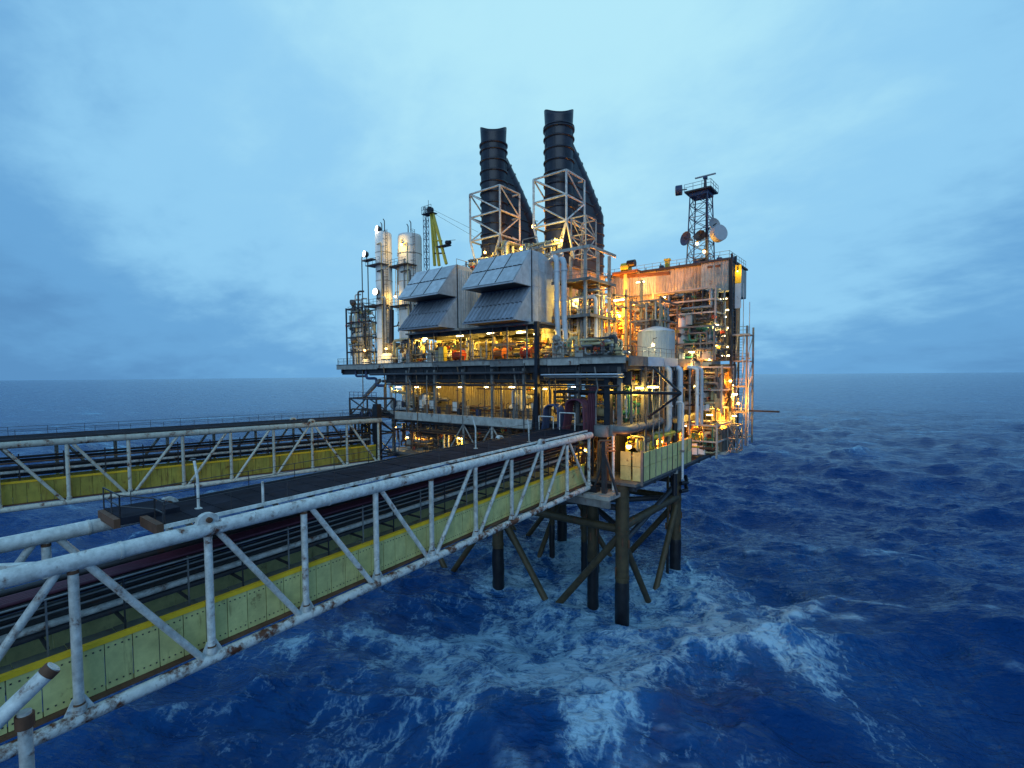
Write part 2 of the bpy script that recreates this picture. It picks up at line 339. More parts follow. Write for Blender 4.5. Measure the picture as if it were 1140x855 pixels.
    def noise(sc, det, ro, scale3=(1, 1, 1), dist=0, rot=0):
        m0 = n('ShaderNodeMapping'); l(geo.outputs['Position'], m0.inputs[0]); m0.inputs['Rotation'].default_value = (0, 0, rot)      # turn to the wind first, then stretch
        mp = n('ShaderNodeMapping'); l(m0.outputs[0], mp.inputs[0]); mp.inputs['Scale'].default_value = scale3
        x = n('ShaderNodeTexNoise'); l(mp.outputs[0], x.inputs[0]); x.inputs['Scale'].default_value = sc; x.inputs['Detail'].default_value = det; x.inputs['Roughness'].default_value = ro; x.inputs['Distortion'].default_value = dist
        return x.outputs[0]
    ac = n('ShaderNodeAttribute'); ac.attribute_name = 'churn'; aw = n('ShaderNodeAttribute'); aw.attribute_name = 'whitecap'
    # lacy foam : ridged noise (thin bright veins)
    def ridge(sc, dist, rot=0, s3=(1, 1, .3)):
        x = noise(sc, 7, .62, s3, dist, rot); return math_('SUBTRACT', 1.0, math_('MULTIPLY', math_('ABSOLUTE', math_('SUBTRACT', x, .5)), 9.0), True)
    wv = n('ShaderNodeTexNoise'); l(geo.outputs['Position'], wv.inputs[0]); wv.inputs['Scale'].default_value = .22; wv.inputs['Detail'].default_value = 6; wv.inputs['Roughness'].default_value = .62
    ws = n('ShaderNodeVectorMath'); ws.operation = 'MULTIPLY_ADD'; l(wv.outputs['Color'], ws.inputs[0]); ws.inputs[1].default_value = (5.5, 5.5, 0); l(geo.outputs['Position'], ws.inputs[2])
    def web(sc, wid, s3=(1, 1, 0)):
        m0 = n('ShaderNodeMapping'); l(ws.outputs[0], m0.inputs[0]); m0.inputs['Rotation'].default_value = (0, 0, -math.radians(115))
        mp = n('ShaderNodeMapping'); l(m0.outputs[0], mp.inputs[0]); mp.inputs['Scale'].default_value = s3
        x = n('ShaderNodeTexVoronoi'); x.feature = 'DISTANCE_TO_EDGE'; l(mp.outputs[0], x.inputs['Vector']); x.inputs['Scale'].default_value = sc
        r = n('ShaderNodeMapRange'); r.interpolation_type = 'SMOOTHSTEP'; l(x.outputs['Distance'], r.inputs[0]); r.inputs[1].default_value = 0; r.inputs[2].default_value = wid; r.inputs[3].default_value = 1; r.inputs[4].default_value = 0
        return r.outputs[0]
    w1 = web(.16, .30, (.6, 1, 0)); w2 = web(.45, .30, (.6, 1, 0)); w3 = web(1.3, .32, (.7, 1, 0)); r3 = ridge(.5, 1.6, 1.2)
    fine = noise(3.2, 6, .7, (1, 1, .3)); cloudy = noise(.11, 7, .62, (1, 1, .3), 1.2)
    lace = math_('ADD', math_('ADD', math_('MULTIPLY', w1, .24), math_('MULTIPLY', w2, .26)), math_('ADD', math_('MULTIPLY', w3, .20), math_('ADD', math_('MULTIPLY', r3, .20), math_('MULTIPLY', fine, .24))))
    ch = math_('MULTIPLY', ac.outputs['Fac'], math_('ADD', .10, math_('MULTIPLY', cloudy, 1.55)))
    thr = math_('SUBTRACT', .96, math_('MULTIPLY', ch, .78))
    fo = math_('DIVIDE', math_('SUBTRACT', lace, thr), .55, True)
    fo = math_('MULTIPLY', fo, math_('ADD', .35, math_('MULTIPLY', lace, 1.0)), True)
    wr = math_('SUBTRACT', 1.0, math_('MULTIPLY', math_('ABSOLUTE', math_('SUBTRACT', noise(.55, 8, .68, (.22, 1, .3), 1.6, -math.radians(115)), .5)), 14.0), True)
    wp = math_('MULTIPLY', math_('SUBTRACT', noise(.045, 5, .55, (.6, 1, .3), .6, -math.radians(115)), .50), 5.0, True)
    cp = math_('MULTIPLY', math_('SUBTRACT', noise(.10, 5, .6, (1, .30, .3), .5, -math.radians(115)), .565), 12.0, True)
    cp = math_('MULTIPLY', cp, math_('MULTIPLY', math_('SUBTRACT', noise(.9, 5, .7, (1, .5, .3), .4, -math.radians(115)), .36), 4.0, True))
    acr = n('ShaderNodeAttribute'); acr.attribute_name = 'crest'
    cp = math_('MULTIPLY', math_('MULTIPLY', cp, acr.outputs['Fac']), math_('SUBTRACT', math_("MULTIPLY", lace, 3.0), .40, True))
    fattr = n('ShaderNodeAttribute'); fattr.attribute_name = 'offing'
    cf = math_('MULTIPLY', math_('MULTIPLY', math_('SUBTRACT', noise(.05, 6, .68, (1, .28, .3), .4, -math.radians(115)), .60), 14.0, True), fattr.outputs['Fac'])
    fo = math_('ADD', math_('ADD', fo, cp), math_('MULTIPLY', cf, .8), True)
    foam = math_('ADD', fo, math_('MULTIPLY', aw.outputs['Fac'], math_('MULTIPLY', lace, .9), True), True)
    aer = math_('MULTIPLY', ch, math_('ADD', .40, math_('MULTIPLY', cloudy, 1.1)), True)
    foam = math_('POWER', foam, 1.35); aer = math_('ADD', math_('ADD', aer, math_('MULTIPLY', foam, .5)), math_('MULTIPLY', math_('MULTIPLY', wr, wp), .5), True)
    mA = n('ShaderNodeMix'); mA.data_type = 'RGBA'; l(aer, mA.inputs[0]); mA.inputs[6].default_value = (.0010, .034, .145, 1); mA.inputs[7].default_value = (.020, .130, .34, 1)
    mB = n('ShaderNodeMix'); mB.data_type = 'RGBA'; l(foam, mB.inputs[0]); l(mA.outputs[2], mB.inputs[6]); mB.inputs[7].default_value = (.33, .54, .68, 1)
    l(mB.outputs[2], b.inputs['Base Color']); b.inputs['IOR'].default_value = 1.33; b.inputs['Specular IOR Level'].default_value = .27; b.inputs['Specular Tint'].default_value = (.26, .60, 1, 1)
    rg = n('ShaderNodeMapRange'); l(foam, rg.inputs[0]); rg.inputs[3].default_value = .09; rg.inputs[4].default_value = .75; l(rg.outputs[0], b.inputs['Roughness'])
    def sharp(sc, det, ro, s3, dist): return math_('SUBTRACT', 1.0, math_('MULTIPLY', math_('ABSOLUTE', math_('SUBTRACT', noise(sc, det, ro, s3, dist, -math.radians(115)), .5)), 2.6))
    h = math_('ADD', math_('MULTIPLY', sharp(.20, 4, .55, (1, .40, 1), .5), .75), math_('ADD', math_('MULTIPLY', sharp(.55, 5, .55, (1, .38, 1), .5), .42), math_('MULTIPLY', sharp(1.5, 5, .6, (1, .45, 1), .4), .17)))
    h = math_('ADD', h, math_('MULTIPLY', foam, .12))
    bp = n('ShaderNodeBump'); bp.inputs['Strength'].default_value = .9; bp.inputs['Distance'].default_value = 1.0; l(h, bp.inputs['Height']); l(bp.outputs[0], b.inputs['Normal'])
    me.materials.append(m); print('sea verts', len(co))
build_sea()
# ------------------------------------------------------------------ jacket
def build_jacket():
    T = Thing('platform_jacket', 'rusty brown tubular steel legs and braces standing in foaming sea', 'jacket')
    def leg(x, y, r, ztop=16.3, name='leg', split=4.6):
        i = T.part(name, G().tube([(x, y, split), (x, y, ztop)], r, 20), legm)
        zz_ = list(np.linspace(-9, split, 22)); T.part('splash_zone', G().tube([(x + rnd.uniform(-.03, .03), y + rnd.uniform(-.03, .03), z) for z in zz_], [r * rnd.uniform(1.02, 1.11) for _ in zz_[:-1]] + [r * 1.01], 20), legw, i)
        for q in range(6):
            a = q * 1.047 + x; z = rnd.uniform(5.2, 9.6) if q % 2 else rnd.uniform(6, 13); T.part('anode', G().beam((x + (r + .1) * math.cos(a), y + (r + .1) * math.sin(a), z), (x + (r + .1) * math.cos(a), y + (r + .1) * math.sin(a), z + 1.0), .16, .14), rustm, i)
        for z in (split + .3, 10.6, ztop - 1.2):
            T.part('collar', G().tube([(x, y, z), (x, y, z + .35)], r * 1.08, 20), legm, i)
    legs = [(-26.2, 55.1), (-26.6, 74.6), (-46.0, 55.1), (-47.2, 74.6), (-66.5, 55.1), (-66.5, 74.6)]
    for x, y in legs: leg(x, y, .82)
    for x, y, r in ((-31.8, 57.9, .72), (-36.6, 64.0, .45), (-36.2, 67.0, .45), (-26.9, 72.2, .2), (-45.0, 68.0, .45)): leg(x, y, r, name='conductor_pipe', split=5)
    def br(a, b, r=.42): T.part('brace', G().tube([a, b], r, 14), legm if r > .4 else dark)
    for y in (55.1, 74.6):
        br((-26.2, y, 11), (-46, y, 11), .5); br((-46, y, 11), (-66.5, y, 11), .5)
        br((-26.2, y, 10.6), (-36.4, y, -2), .45); br((-46, y, 10.6), (-36.8, y, -2), .45)
        br((-46, y, 10.6), (-56, y, -2), .45); br((-66.5, y, 10.6), (-56.6, y, -2), .45)
        br((-26.3, y, 13.6), (-66.5, y, 13.6), .38)
    for x in (-26.4, -46.6, -66.5):
        br((x, 55.1, 11.2), (x, 74.6, 11.2), .55); br((x, 55.1, 10.4), (x, 64.3, -2), .42); br((x, 74.6, 10.4), (x, 65.2, -2), .42)
        br((x, 56, 9.2), (x, 74.2, 13.2), .35)
    br((-26.4, 55.1, 11), (-46.6, 74.6, 11), .4); br((-26.6, 74.6, 11), (-46, 55.1, 11), .4)
    for z in (13.4, 12.2): T.part('fender', G().tube([(-25.6, 73.9, z), (-25.1, 75.2, z), (-25.6, 76.0, z + .8)], .3, 10), blk)
    T.done()
build_jacket()

# ------------------------------------------------------------------ bridges
def handrail(T, pts, h=1.1, gap=2.6, m=dark, r=.028, sub=None, rails=(1.0, .52)):
    for a, b in zip(pts[:-1], pts[1:]):
        a, b = Vector(a), Vector(b); n = max(1, round((b - a).length / gap))
        for i in range(n + 1):
            p = a.lerp(b, i / n); T.part('post', G().tube([p, p + Vector((0, 0, h))], r * 1.15, 6, cap=False), m, sub)
        for f in rails: T.part('rail', G().tube([a + Vector((0, 0, h * f)), b + Vector((0, 0, h * f))], r, 6, cap=False), m, sub)

def build_bridge(name, label, X0, X1, Ys, zt0, zt1, zb0, zb1, W, diag, cm, pm, strip_y0, walk_y0, seed, near):
    T = Thing(name, label, 'bridge'); R = random.Random(seed)
    Ya, Yb = 4.7, 52.3
    fx = lambda y: lerp(X0, X1, (y - Ya) / (Yb - Ya)); ft = lambda y: lerp(zt0, zt1, (y - Ya) / (Yb - Ya)); fb = lambda y: lerp(zb0, zb1, (y - Ya) / (Yb - Ya))
    pt = lambda y, o, z: Vector((fx(y) + o, y, z))
    y0, y1 = Ys[0], Ys[-1]
    nseg = 14
    for o in (0, -W):
        top = T.part('top_chord', G().tube([pt(lerp(y0, y1 + .5, i / nseg), o, ft(lerp(y0, y1 + .5, i / nseg))) for i in range(nseg + 1)], .37, 18), cm)
        bot = T.part('bottom_chord', G().tube([pt(lerp(y0, y1 + .5, i / nseg), o, fb(lerp(y0, y1 + .5, i / nseg))) for i in range(nseg + 1)], .30, 18), chordR if near else cm)
        for i, y in enumerate(Ys):
            p = T.part('truss_post', G().tube([pt(y, o, fb(y)), pt(y, o, ft(y))], .19, 14), cm)
            T.part('post_foot', G().tube([pt(y, o, fb(y) + .3), pt(y, o, fb(y) + .62)], .25, 14), cm, p)
            if near and 2 <= i:
                T.part('weld_collar', G().tube([pt(y, o, ft(y) - .50), pt(y, o, ft(y) - .34)], .205, 14), rustm if i % 2 else cm, p); T.part('weld_collar', G().tube([pt(y, o, fb(y) + .62), pt(y, o, fb(y) + .70)], .215, 14), rustm, p)
                T.part('gusset', G().prism([pt(y - .55, o - .03, fb(y) + .25), pt(y + .55, o - .03, fb(y) + .25), pt(y + .22, o - .03, fb(y) + .95), pt(y - .22, o - .03, fb(y) + .95)], (.06, 0, 0)), cm, p)
            if i < len(Ys) - 1:
                ya, yb = y + .3, Ys[i + 1] - .3
                a, b = (pt(ya, o, ft(ya)), pt(yb, o, fb(yb))) if diag[i] > 0 else (pt(ya, o, fb(ya)), pt(yb, o, ft(yb)))
                T.part('truss_diagonal', G().tube([a, b], .165, 12), cm)
        # flange collars on the chord
        for y in Ys[1::2]:
            T.part('chord_collar', G().tube([pt(y + 1.6, o, ft(y + 1.6)), pt(y + 1.72, o, ft(y + 1.72))], .4, 18), cm, top)
        # lifting lugs
        for y in ((Ys[4], Ys[-3]) if near else (Ys[-3],)):
            lug = G(); c = pt(y, o, ft(y)); ring = [(c.x - .06, c.y + .5 * math.cos(t), c.z + .42 + .42 * math.sin(t)) for t in np.linspace(0, math.pi, 9)]
            ring = [(c.x - .06, c.y + .75, c.z - .05)] + ring + [(c.x - .06, c.y - .75, c.z - .05)]
            lug.prism([(p[0] - .12, p[1], p[2]) for p in ring], (.36, 0, 0)); k = T.part('lifting_lug', lug, cm)
            T.part('lug_hole', G().tube([(c.x - .35, c.y, c.z + .5), (c.x + .35, c.y, c.z + .5)], .14, 12), rustm, k)
    # cross beams at the bottom, floor plates, inner pipes
    for y in Ys: T.part('cross_beam', G().beam(pt(y, -W, fb(y)), pt(y, 0, fb(y)), .3, .45), gry if near else rustm)
    # girder panels with rivet rows on the near face, yellow strip on top
    xo = -.62
    for i in range(len(Ys) - 1):
        ya, yb = Ys[i], Ys[i + 1]; k = 5
        for j in range(k):
            p0, p1 = lerp(ya, yb, j / k) + .02, lerp(ya, yb, (j + 1) / k) - .02
            g = G(); zb, zs = fb(p0) + .42, fb(p0) + 2.58; z2b, z2s = fb(p1) + .42, fb(p1) + 2.58
            x0, x1 = fx(p0) + xo, fx(p1) + xo
            d_ = R.uniform(0, .025)
            g.prism([(x0 + d_, p0, zb), (x1 + d_, p1, z2b), (x1 + d_, p1, z2s), (x0 + d_, p0, zs)], (-.12, 0, 0))
            pi = T.part('girder_panel', g, pm)
            if near:
                b = G()
                for q in range(4):
                    for rz in (.25, 1.9):
                        yy = lerp(p0, p1, (q + .5) / 4); b.box((fx(yy) + xo + d_ - .005, yy - .03, fb(yy) + .42 + rz), (fx(yy) + xo + d_ + .022, yy + .03, fb(yy) + .42 + rz + .06))
                T.part('bolt_heads', b, dark, pi, 'stuff')
        # bottom flange (rusty) and stiffeners
        T.part('girder_flange', G().prism([(fx(ya) + xo - .5, ya, fb(ya) + .30), (fx(yb) + xo - .5, yb, fb(yb) + .30), (fx(yb) + xo + .34, yb, fb(yb) + .30), (fx(ya) + xo + .34, ya, fb(ya) + .30)], (0, 0, .1)), rustm)
        T.part('yellow_kerb', G().prism([(fx(ya + .02) + xo - .2, ya + .02, fb(ya) + 2.59), (fx(yb) + xo - .2, yb - .02, fb(yb) + 2.59), (fx(yb) + xo + .06, yb - .02, fb(yb) + 2.59), (fx(ya) + xo + .06, ya + .02, fb(ya) + 2.59)], (0, 0, .22)), yel)
        for j in range(3):
            p0, p1 = lerp(ya, yb, j / 3) + .015, lerp(ya, yb, (j + 1) / 3) - .015
            zf = fb(p0) + 2.42 + R.uniform(-.03, .03)
            T.part('floor_plate', G().prism([(fx(p0) + xo - .22, p0, zf), (fx(p1) + xo - .22, p1, zf), (fx(p1) + xo - 1.75, p1, zf), (fx(p0) + xo - 1.75, p0, zf)], (0, 0, .05)), mat('floor_plate_paint', (.14, .145, .10), .6, var=.4, rust=.35))
        T.part('girder_panel', G().prism([(fx(ya) - W + .5, ya + .02, fb(ya) + .42), (fx(yb) - W + .5, yb - .02, fb(yb) + .42), (fx(yb) - W + .5, yb - .02, fb(yb) + 2.58), (fx(ya) - W + .5, ya + .02, fb(ya) + 2.58)], (.12, 0, 0)), pm)
    run = lambda o, dz, r, m, nm, n=10: T.part(nm, G().tube([pt(lerp(y0, y1, i / 8), o, fb(lerp(y0, y1, i / 8)) + dz) for i in range(9)], r, n), m)
    run(-2.55, 3.55, .17, chord, 'pale_pipe', 12)
    if near:
        for o, dz, r in ((-3.0, 3.05, .16), (-3.4, 3.5, .2), (-3.9, 3.2, .24), (-3.2, 4.2, .12), (-3.6, 4.45, .15), (-4.2, 4.2, .2), (-2.9, 4.75, .1), (-3.3, 5.0, .13), (-3.9, 5.1, .16), (-4.5, 3.6, .25)):
            run(o, dz, r, pipe_d, 'dark_pipe')
        for o in (-1.62, -1.84, -2.06, -2.28, -2.5): run(o, 5.28, .1, purp, 'purple_cable', 8)
        T.part('cable_tray', G().prism([(fx(y0) - 1.45, y0, fb(y0) + 5.12), (fx(y1) - 1.45, y1, fb(y1) + 5.12), (fx(y1) - 2.7, y1, fb(y1) + 5.12), (fx(y0) - 2.7, y0, fb(y0) + 5.12)], (0, 0, .05)), dark)
        for o, dz in ((-1.4, 5.1), (-1.4, 4.7), (-1.4, 4.3)): run(o - (5.1 - dz) * .6, dz, .05, pipe_g, 'conduit', 6)
        n = int((y1 - y0) / 2.65)
        for i in range(n):
            y = lerp(y0, y1, (i + .5) / n); T.part('pipe_hanger', G().beam(pt(y, -1.5, fb(y) + 2.5), pt(y, -1.5, fb(y) + 5.2), .07, .07), pipe_g if i % 2 else dark)
            T.part('pipe_support', G().beam(pt(y, -1.5, fb(y) + 2.9), pt(y, -5, fb(y) + 2.9), .12, .12), dark)
    else:
        for o, dz, r, m in ((-2.0, 4.6, .1, pipe_b), (-2.4, 4.1, .14, pipe_d), (-3.2, 3.8, .2, pipe_d), (-3.8, 3.4, .24, pipe_d), (-4.3, 4.6, .16, pipe_d), (-2.9, 5.1, .12, pipe_d), (-4.4, 3.0, .25, pipe_d), (-1.6, 5.3, .08, pipe_d)): run(o, dz, r, m, 'pipe')
        for i in range(18):
            y = lerp(y0, y1, (i + .5) / 18); T.part('pipe_hanger', G().beam(pt(y, -1.7, fb(y) + 2.6), pt(y, -1.7, fb(y) + 5.6), .1, .1), dark); T.part('pipe_support', G().beam(pt(y, -1.6, fb(y) + 3.1), pt(y, -5, fb(y) + 3.1), .14, .14), dark)
    # roof walkway : grating panels, edge angles, railings
    wy0, wy1 = walk_y0, y1 + .4; n = int((wy1 - wy0) / 1.5)
    for i in range(n):
        a, b = lerp(wy0, wy1, i / n) + .012, lerp(wy0, wy1, (i + 1) / n) - .012; z = ft(a) + .42 + R.uniform(-.012, .012)
        for u0, u1 in ((-.5, -W / 2 + .01), (-W / 2 - .01, -W + .1)):
            T.part('grating_panel', G().prism([(fx(a) + u0, a, z), (fx(b) + u0, b, z), (fx(b) + u1, b, z), (fx(a) + u1, a, z)], (0, 0, .07 + R.uniform(0, .02))), grate)
    for i in range(n // 2):
        y = lerp(wy0, wy1, (i + .5) / (n // 2)); T.part('walkway_joist', G().beam(pt(y, -W, ft(y) + .3), pt(y, -.3, ft(y) + .3), .15, .2), dark)
    for o in (-.42, -W + .02): T.part('edge_angle', G().beam(pt(wy0, o, ft(wy0) + .5), pt(wy1, o, ft(wy1) + .5), .08, .2), chord if o > -1 and near else dark)
    handrail(T, [pt(wy0, -.5, ft(wy0) + .5), pt(wy1, -.5, ft(wy1) + .5)], 1.05, 3.2, dark, .022, rails=(1.0,))
    handrail(T, [pt(wy0, -W + .1, ft(wy0) + .5), pt(wy1, -W + .1, ft(wy1) + .5)], 1.05, 3.2, dark, .022, rails=(1.0, .5))
    if near:
        # open roof bracing where the walkway stops, and its landing step
        for ya, yb in ((Ys[2], Ys[3] - 1.2),):
            T.part('roof_brace', G().beam(pt(ya - .4, -W, ft(ya)), pt(yb + .5, -.3, ft(yb)), .34, .3), cm)
        T.part('roof_brace', G().beam(pt(Ys[2] - .2, -W, ft(Ys[2])), pt(Ys[2] + .1, -.1, ft(Ys[2])), .36, .34), cm)
        T.part('roof_brace', G().beam(pt(Ys[1], -W, ft(Ys[1])), pt(Ys[1], -.1, ft(Ys[1])), .36, .34), cm)
        T.part('roof_brace', G().beam(pt(Ys[2] - .4, -W, ft(Ys[1])), pt(Ys[1] + .3, -.1, ft(Ys[1])), .3, .3), cm)
        st = T.part('landing_step', G().prism([(fx(wy0) - 2.9, wy0 - 1.1, ft(wy0) + .38), (fx(wy0) - 2.9, wy0 + 1.5, ft(wy0) + .38), (fx(wy0) - W - .3, wy0 + 1.5, ft(wy0) + .38), (fx(wy0) - W - .3, wy0 - 1.1, ft(wy0) + .38)], (0, 0, .38)), grate)
        T.part('wooden_bumper', G().beam(pt(wy0 - .16, -2.9, ft(wy0) + .42), pt(wy0 - .16, -.4, ft(wy0) + .42), .3, .5), rustm)
        T.part('wooden_bumper', G().beam(pt(wy0 - 1.24, -W - .3, ft(wy0) + .5), pt(wy0 - 1.24, -2.95, ft(wy0) + .5), .26, .46), rustm)
        handrail(T, [pt(wy0 - 1.1, -W - .3, ft(wy0) + .75), pt(wy0 - 1.1, -3.0, ft(wy0) + .75), pt(wy0 + .1, -2.0, ft(wy0) + .5), pt(wy0 + .1, -.6, ft(wy0) + .5)], 1.15, 1.3, dark, .035)
    return T, fx, ft, fb
YsA = [4.7 + 5.29 * i for i in range(-3, 10)]
dA = [1, 1, -1, 1, 1, 1, 1, -1, -1, -1, -1, 1]
TA, fxA, ftA, fbA = build_bridge('access_bridge', 'white tubular truss bridge with lime green girder panels, nearest in front', -27.5, -29.25, YsA, 22.2, 22.65, 15.35, 16.35, 5.6, dA, chord, lime, 0, 8.2, 3, True)
TA.done()
YsB = [-3.7 + 5.35 * i for i in range(-2, 11)]
dB = [1, 1, 1, 1, 1, 1, -1, -1, -1, -1, 1, 1]
YsB = [y for y in YsB if y < 50]; dB = dB[:len(YsB) - 1]
TB, fxB, ftB, fbB = build_bridge('access_bridge', 'rust streaked truss bridge with mustard yellow girder panels, farther at left', -73.5, -66.5, YsB, 23.1, 22.75, 16.35, 15.9, 5.4, dB, chordB, limeB, 0, -14, 5, False)
TB.done()

# bent white lamp posts standing on the bridge roofs
def lamp_post(p, h, lean, label):
    T = Thing('lamp_post', label, 'lamp post', 'unlit lamp posts on the bridge roofs'); p = Vector(p)
    k = T.part('pole', G().tube([p, p + Vector((0, 0, h * .62)), p + Vector(lean) * .8 + Vector((0, 0, h))], .075, 8), chord)
    T.part('base_plate', G().box(p - Vector((.15, .15, .02)), p + Vector((.15, .15, .04))), chord, k)
    e = p + Vector(lean) + Vector((0, 0, h)); T.part('lamp_head', G().beam(p + Vector(lean) * .6 + Vector((0, 0, h)), e + Vector(lean) * .4, .18, .1), dark); T.done()
for px, Y, o, h, dx, lab in ((214, 0, -2.6, 2.7, -.5, 'white bent lamp post beside the landing step of the near bridge'), (286, 0, -.45, 1.3, 0, 'short white post on the near bridge chord right of its lifting lug'), (531, 0, -3.2, 3.2, -.6, 'white bent lamp post on far half of near bridge roof'), (592, 0, -1.2, 2.4, -.2, 'white lamp post at the platform end of near bridge roof')):
    y = float(PX(px, 540, -28.5 + o)[1]); lamp_post((fxA(y) + o, y, ftA(y) + .5), h, (dx, 0, 0), lab)

# cut pipe stub at the lower left corner
T = Thing('pipe_stub', 'cut white pipe brace with rusty end at lower left corner', 'pipe stub')
e0 = PX(58, 744, -23.4); e1 = PX(0, 800, -23.6); d = Vector(e1) - Vector(e0)
k = T.part('brace_pipe', G().tube([Vector(e0) + d * .12, Vector(e0) + d * 2.4], .26, 18), chord)
T.part('rusty_end', G().tube([Vector(e0) - d * .02, Vector(e0) + d * .13], .275, 18), rustm, k)
T.part('cut_face', G().tube([Vector(e0) - d * .045, Vector(e0) - d * .02], .23, 18), chord, k)
f0 = Vector(PX(27, 792, -23.55)); T.part('support_post', G().tube([(f0.x, f0.y, -6), f0], .2, 14), chord)
T.part('clamp', G().tube([f0 + Vector((0, 0, -.55)), f0 + Vector((0, 0, -.1))], .27, 14), rustm)
T.done()
# ------------------------------------------------------------------ decks
def rows(a, b, step):
    n = max(1, round((b - a) / step)); return [lerp(a, b, i / n) for i in range(n + 1)]
def deck(label, x0, x1, y0, y1, ztop, thick=.35, girder=1.3, gy=6.5, edge=None, name='deck'):
    T = Thing(name, label, 'deck')
    T.part('deck_plate', G().box((x0, y0, ztop - thick), (x1, y1, ztop)), gry)
    for y in rows(y0 + .8, y1 - .6, gy): T.part('girder', G().box((x0 + .4, y - .16, ztop - thick - girder), (x1 - .3, y + .16, ztop - thick - .003)), dark)
    for x in rows(x0 + .7, x1 - .5, gy): T.part('girder', G().box((x - .14, y0 + .3, ztop - thick - girder * .8), (x + .14, y1 - .3, ztop - thick - .006)), dark)
    return T
# main deck
MX0, MX1, MY0, MY1, ZM = -84.6, -25.2, 54.0, 93.0, 31.95
T = deck('main deck of the platform with pale edge beams along its front', MX0, MX1, MY0, MY1, ZM)
xs = [-84.6, -78.4, -72.2, -64.9, -58, -51.7, -46, -40.2, -36.2, -31.4, -25.2]
for i, (a, b) in enumerate(zip(xs[:-1], xs[1:])):
    lo = 31.32 if i < 8 else 31.2
    T.part('edge_beam', G().box((a + .04, MY0 - .34, lo + rnd.uniform(-.1, .12)), (b - .04, MY0 - .02, ZM + .18)), lgry if i not in (4, 6) else gry)
    T.part('kick_flange', G().box((a + .04, MY0 - .5, ZM + .185), (b - .04, MY0 - .02, ZM + .26)), gry)
ys = rows(54.4, 92, 5.2)
for i, (a, b) in enumerate(zip(ys[:-1], ys[1:])): T.part('edge_beam', G().box((MX1 + .02, a + .12, 31.0), (MX1 + .3, b - .12, ZM + .22)), pipe_w if i in (1, 2, 4, 5) else gry)
for x in (-64.7, -58.0, -51.7, -46.0, -40.3): T.part('column', G().box((x - .2, 54.0, 23.8), (x + .2, 54.4, 30.9)), gry)
for x in (-32.2, -26.4): T.part('column', G().box((x - .25, 54.6, 23.8), (x + .25, 55.1, 30.9)), gry)
for y in rows(60, 92, 6.4): T.part('column', G().box((-25.9, y - .2, 23.8), (-25.5, y + .2, 31.5)), gry)
for a_, b_ in zip(xs[2:-1], xs[3:]): T.part('deep_girder', G().box((a_ + .1, 55.6, 28.75), (b_ - .1, 55.9, 30.3)), dark)
T.part('corner_brace', G().beam((-72.5, 54.6, 29.3), (-77.2, 54.6, 26.2), .5, .5), gry)
T.done()
# dark thick post in front of the deck
T = Thing('fire_post', 'thick dark vertical post running up the platform front by the hoses', 'post')
T.part('post', G().box((-37.75, 53.0, 22.6), (-37.25, 53.5, 37.0)), blk); T.part('diagonal', G().beam((-37.5, 53.25, 29.5), (-38.2, 53.25, 22.6), .34, .34), blk); T.done()
# lower deck
T = deck('lower deck under the main deck, with long pale beam across its front', -73.5, -25.2, 55.0, 93.0, 23.8, girder=1.0)
T.part('front_beam', G().box((-68.6, 53.6, 22.75), (-38.3, 54.3, 23.95)), lgry); T.part('beam_flange', G().box((-68.8, 53.45, 22.68), (-38.2, 54.4, 22.745)), gry)
for x in (-51.7, -46.0):
    T.part('post', G().tube([(x, 54, 16.4), (x, 54, 22.7)], .18, 8), lgry); T.part('knee_brace', G().tube([(x - 3, 54, 18.6), (x - .1, 54, 22.5)], .11, 8), lgry); T.part('knee_brace', G().tube([(x + 3, 54, 18.6), (x + .1, 54, 22.5)], .11, 8), lgry)
T.done()
# cellar deck
T = deck('cellar deck at the bottom of the platform above the jacket legs', -72, -24.2, 54.6, 92.0, 16.9, girder=.7)
T.part('bridge_landing', G().box((-31.6, 51.2, 15.3), (-26.0, 56.4, 15.8)), lgry); T.part('landing_beam', G().box((-31.7, 51.0, 14.5), (-25.9, 51.4, 15.29)), gry)
for y in (55.1, 74.6):
    for x in (-26.4, -46.4, -66.5): T.part('leg_sleeve', G().tube([(x, y, 15.4), (x, y, 16.5)], 1.0, 16), legm)
T.done()
# upper deck below the filter houses
T = deck('upper deck carrying the two sloping intake filter houses', -64.5, -37.2, 53.8, 72, 37.0, thick=.25, girder=.6)
for x in (-64.0, -58.1, -52.2, -50.2, -45.9, -43.2, -39.8): T.part('column', G().tube([(x, 54.2, 32), (x, 54.2, 36.7)], .13 if x not in (-58.1, -45.9) else .09, 8), gry)
T.done()

# green yellow panel cladding along the cellar deck edge
T = Thing('panel_skirt', 'pale lime panelled skirt along the cellar deck right side', 'panel skirt')
ye = rows(56.0, 73.5, 1.95)
for r_, (za, zb) in enumerate(((17.0, 18.72), (18.78, 20.5))):
    for a, b in zip(ye[:-1], ye[1:]): T.part('panel', G().box((-24.1, a + .05, za), (-23.95 + rnd.uniform(0, .03), b - .05, zb)), lime)
    for a, b in ((-26.9, -25.45), (-25.3, -24.15)): T.part('panel', G().box((a + .05, 55.92 + rnd.uniform(0, .03), za), (b - .05, 56.05, zb)), lime)
T.part('corner_post', G().box((-24.2, 55.85, 16.5), (-23.9, 55.99, 20.8)), gry)
for y in ye: T.part('stiffener', G().box((-23.94, y - .05, 16.9), (-23.85, y + .05, 20.55)), dark if rnd.random() < .6 else gry)
T.part('skirt_frame', G().box((-25.0, 56.1, 16.95), (-24.2, 73.5, 17.15)), gry); T.done()

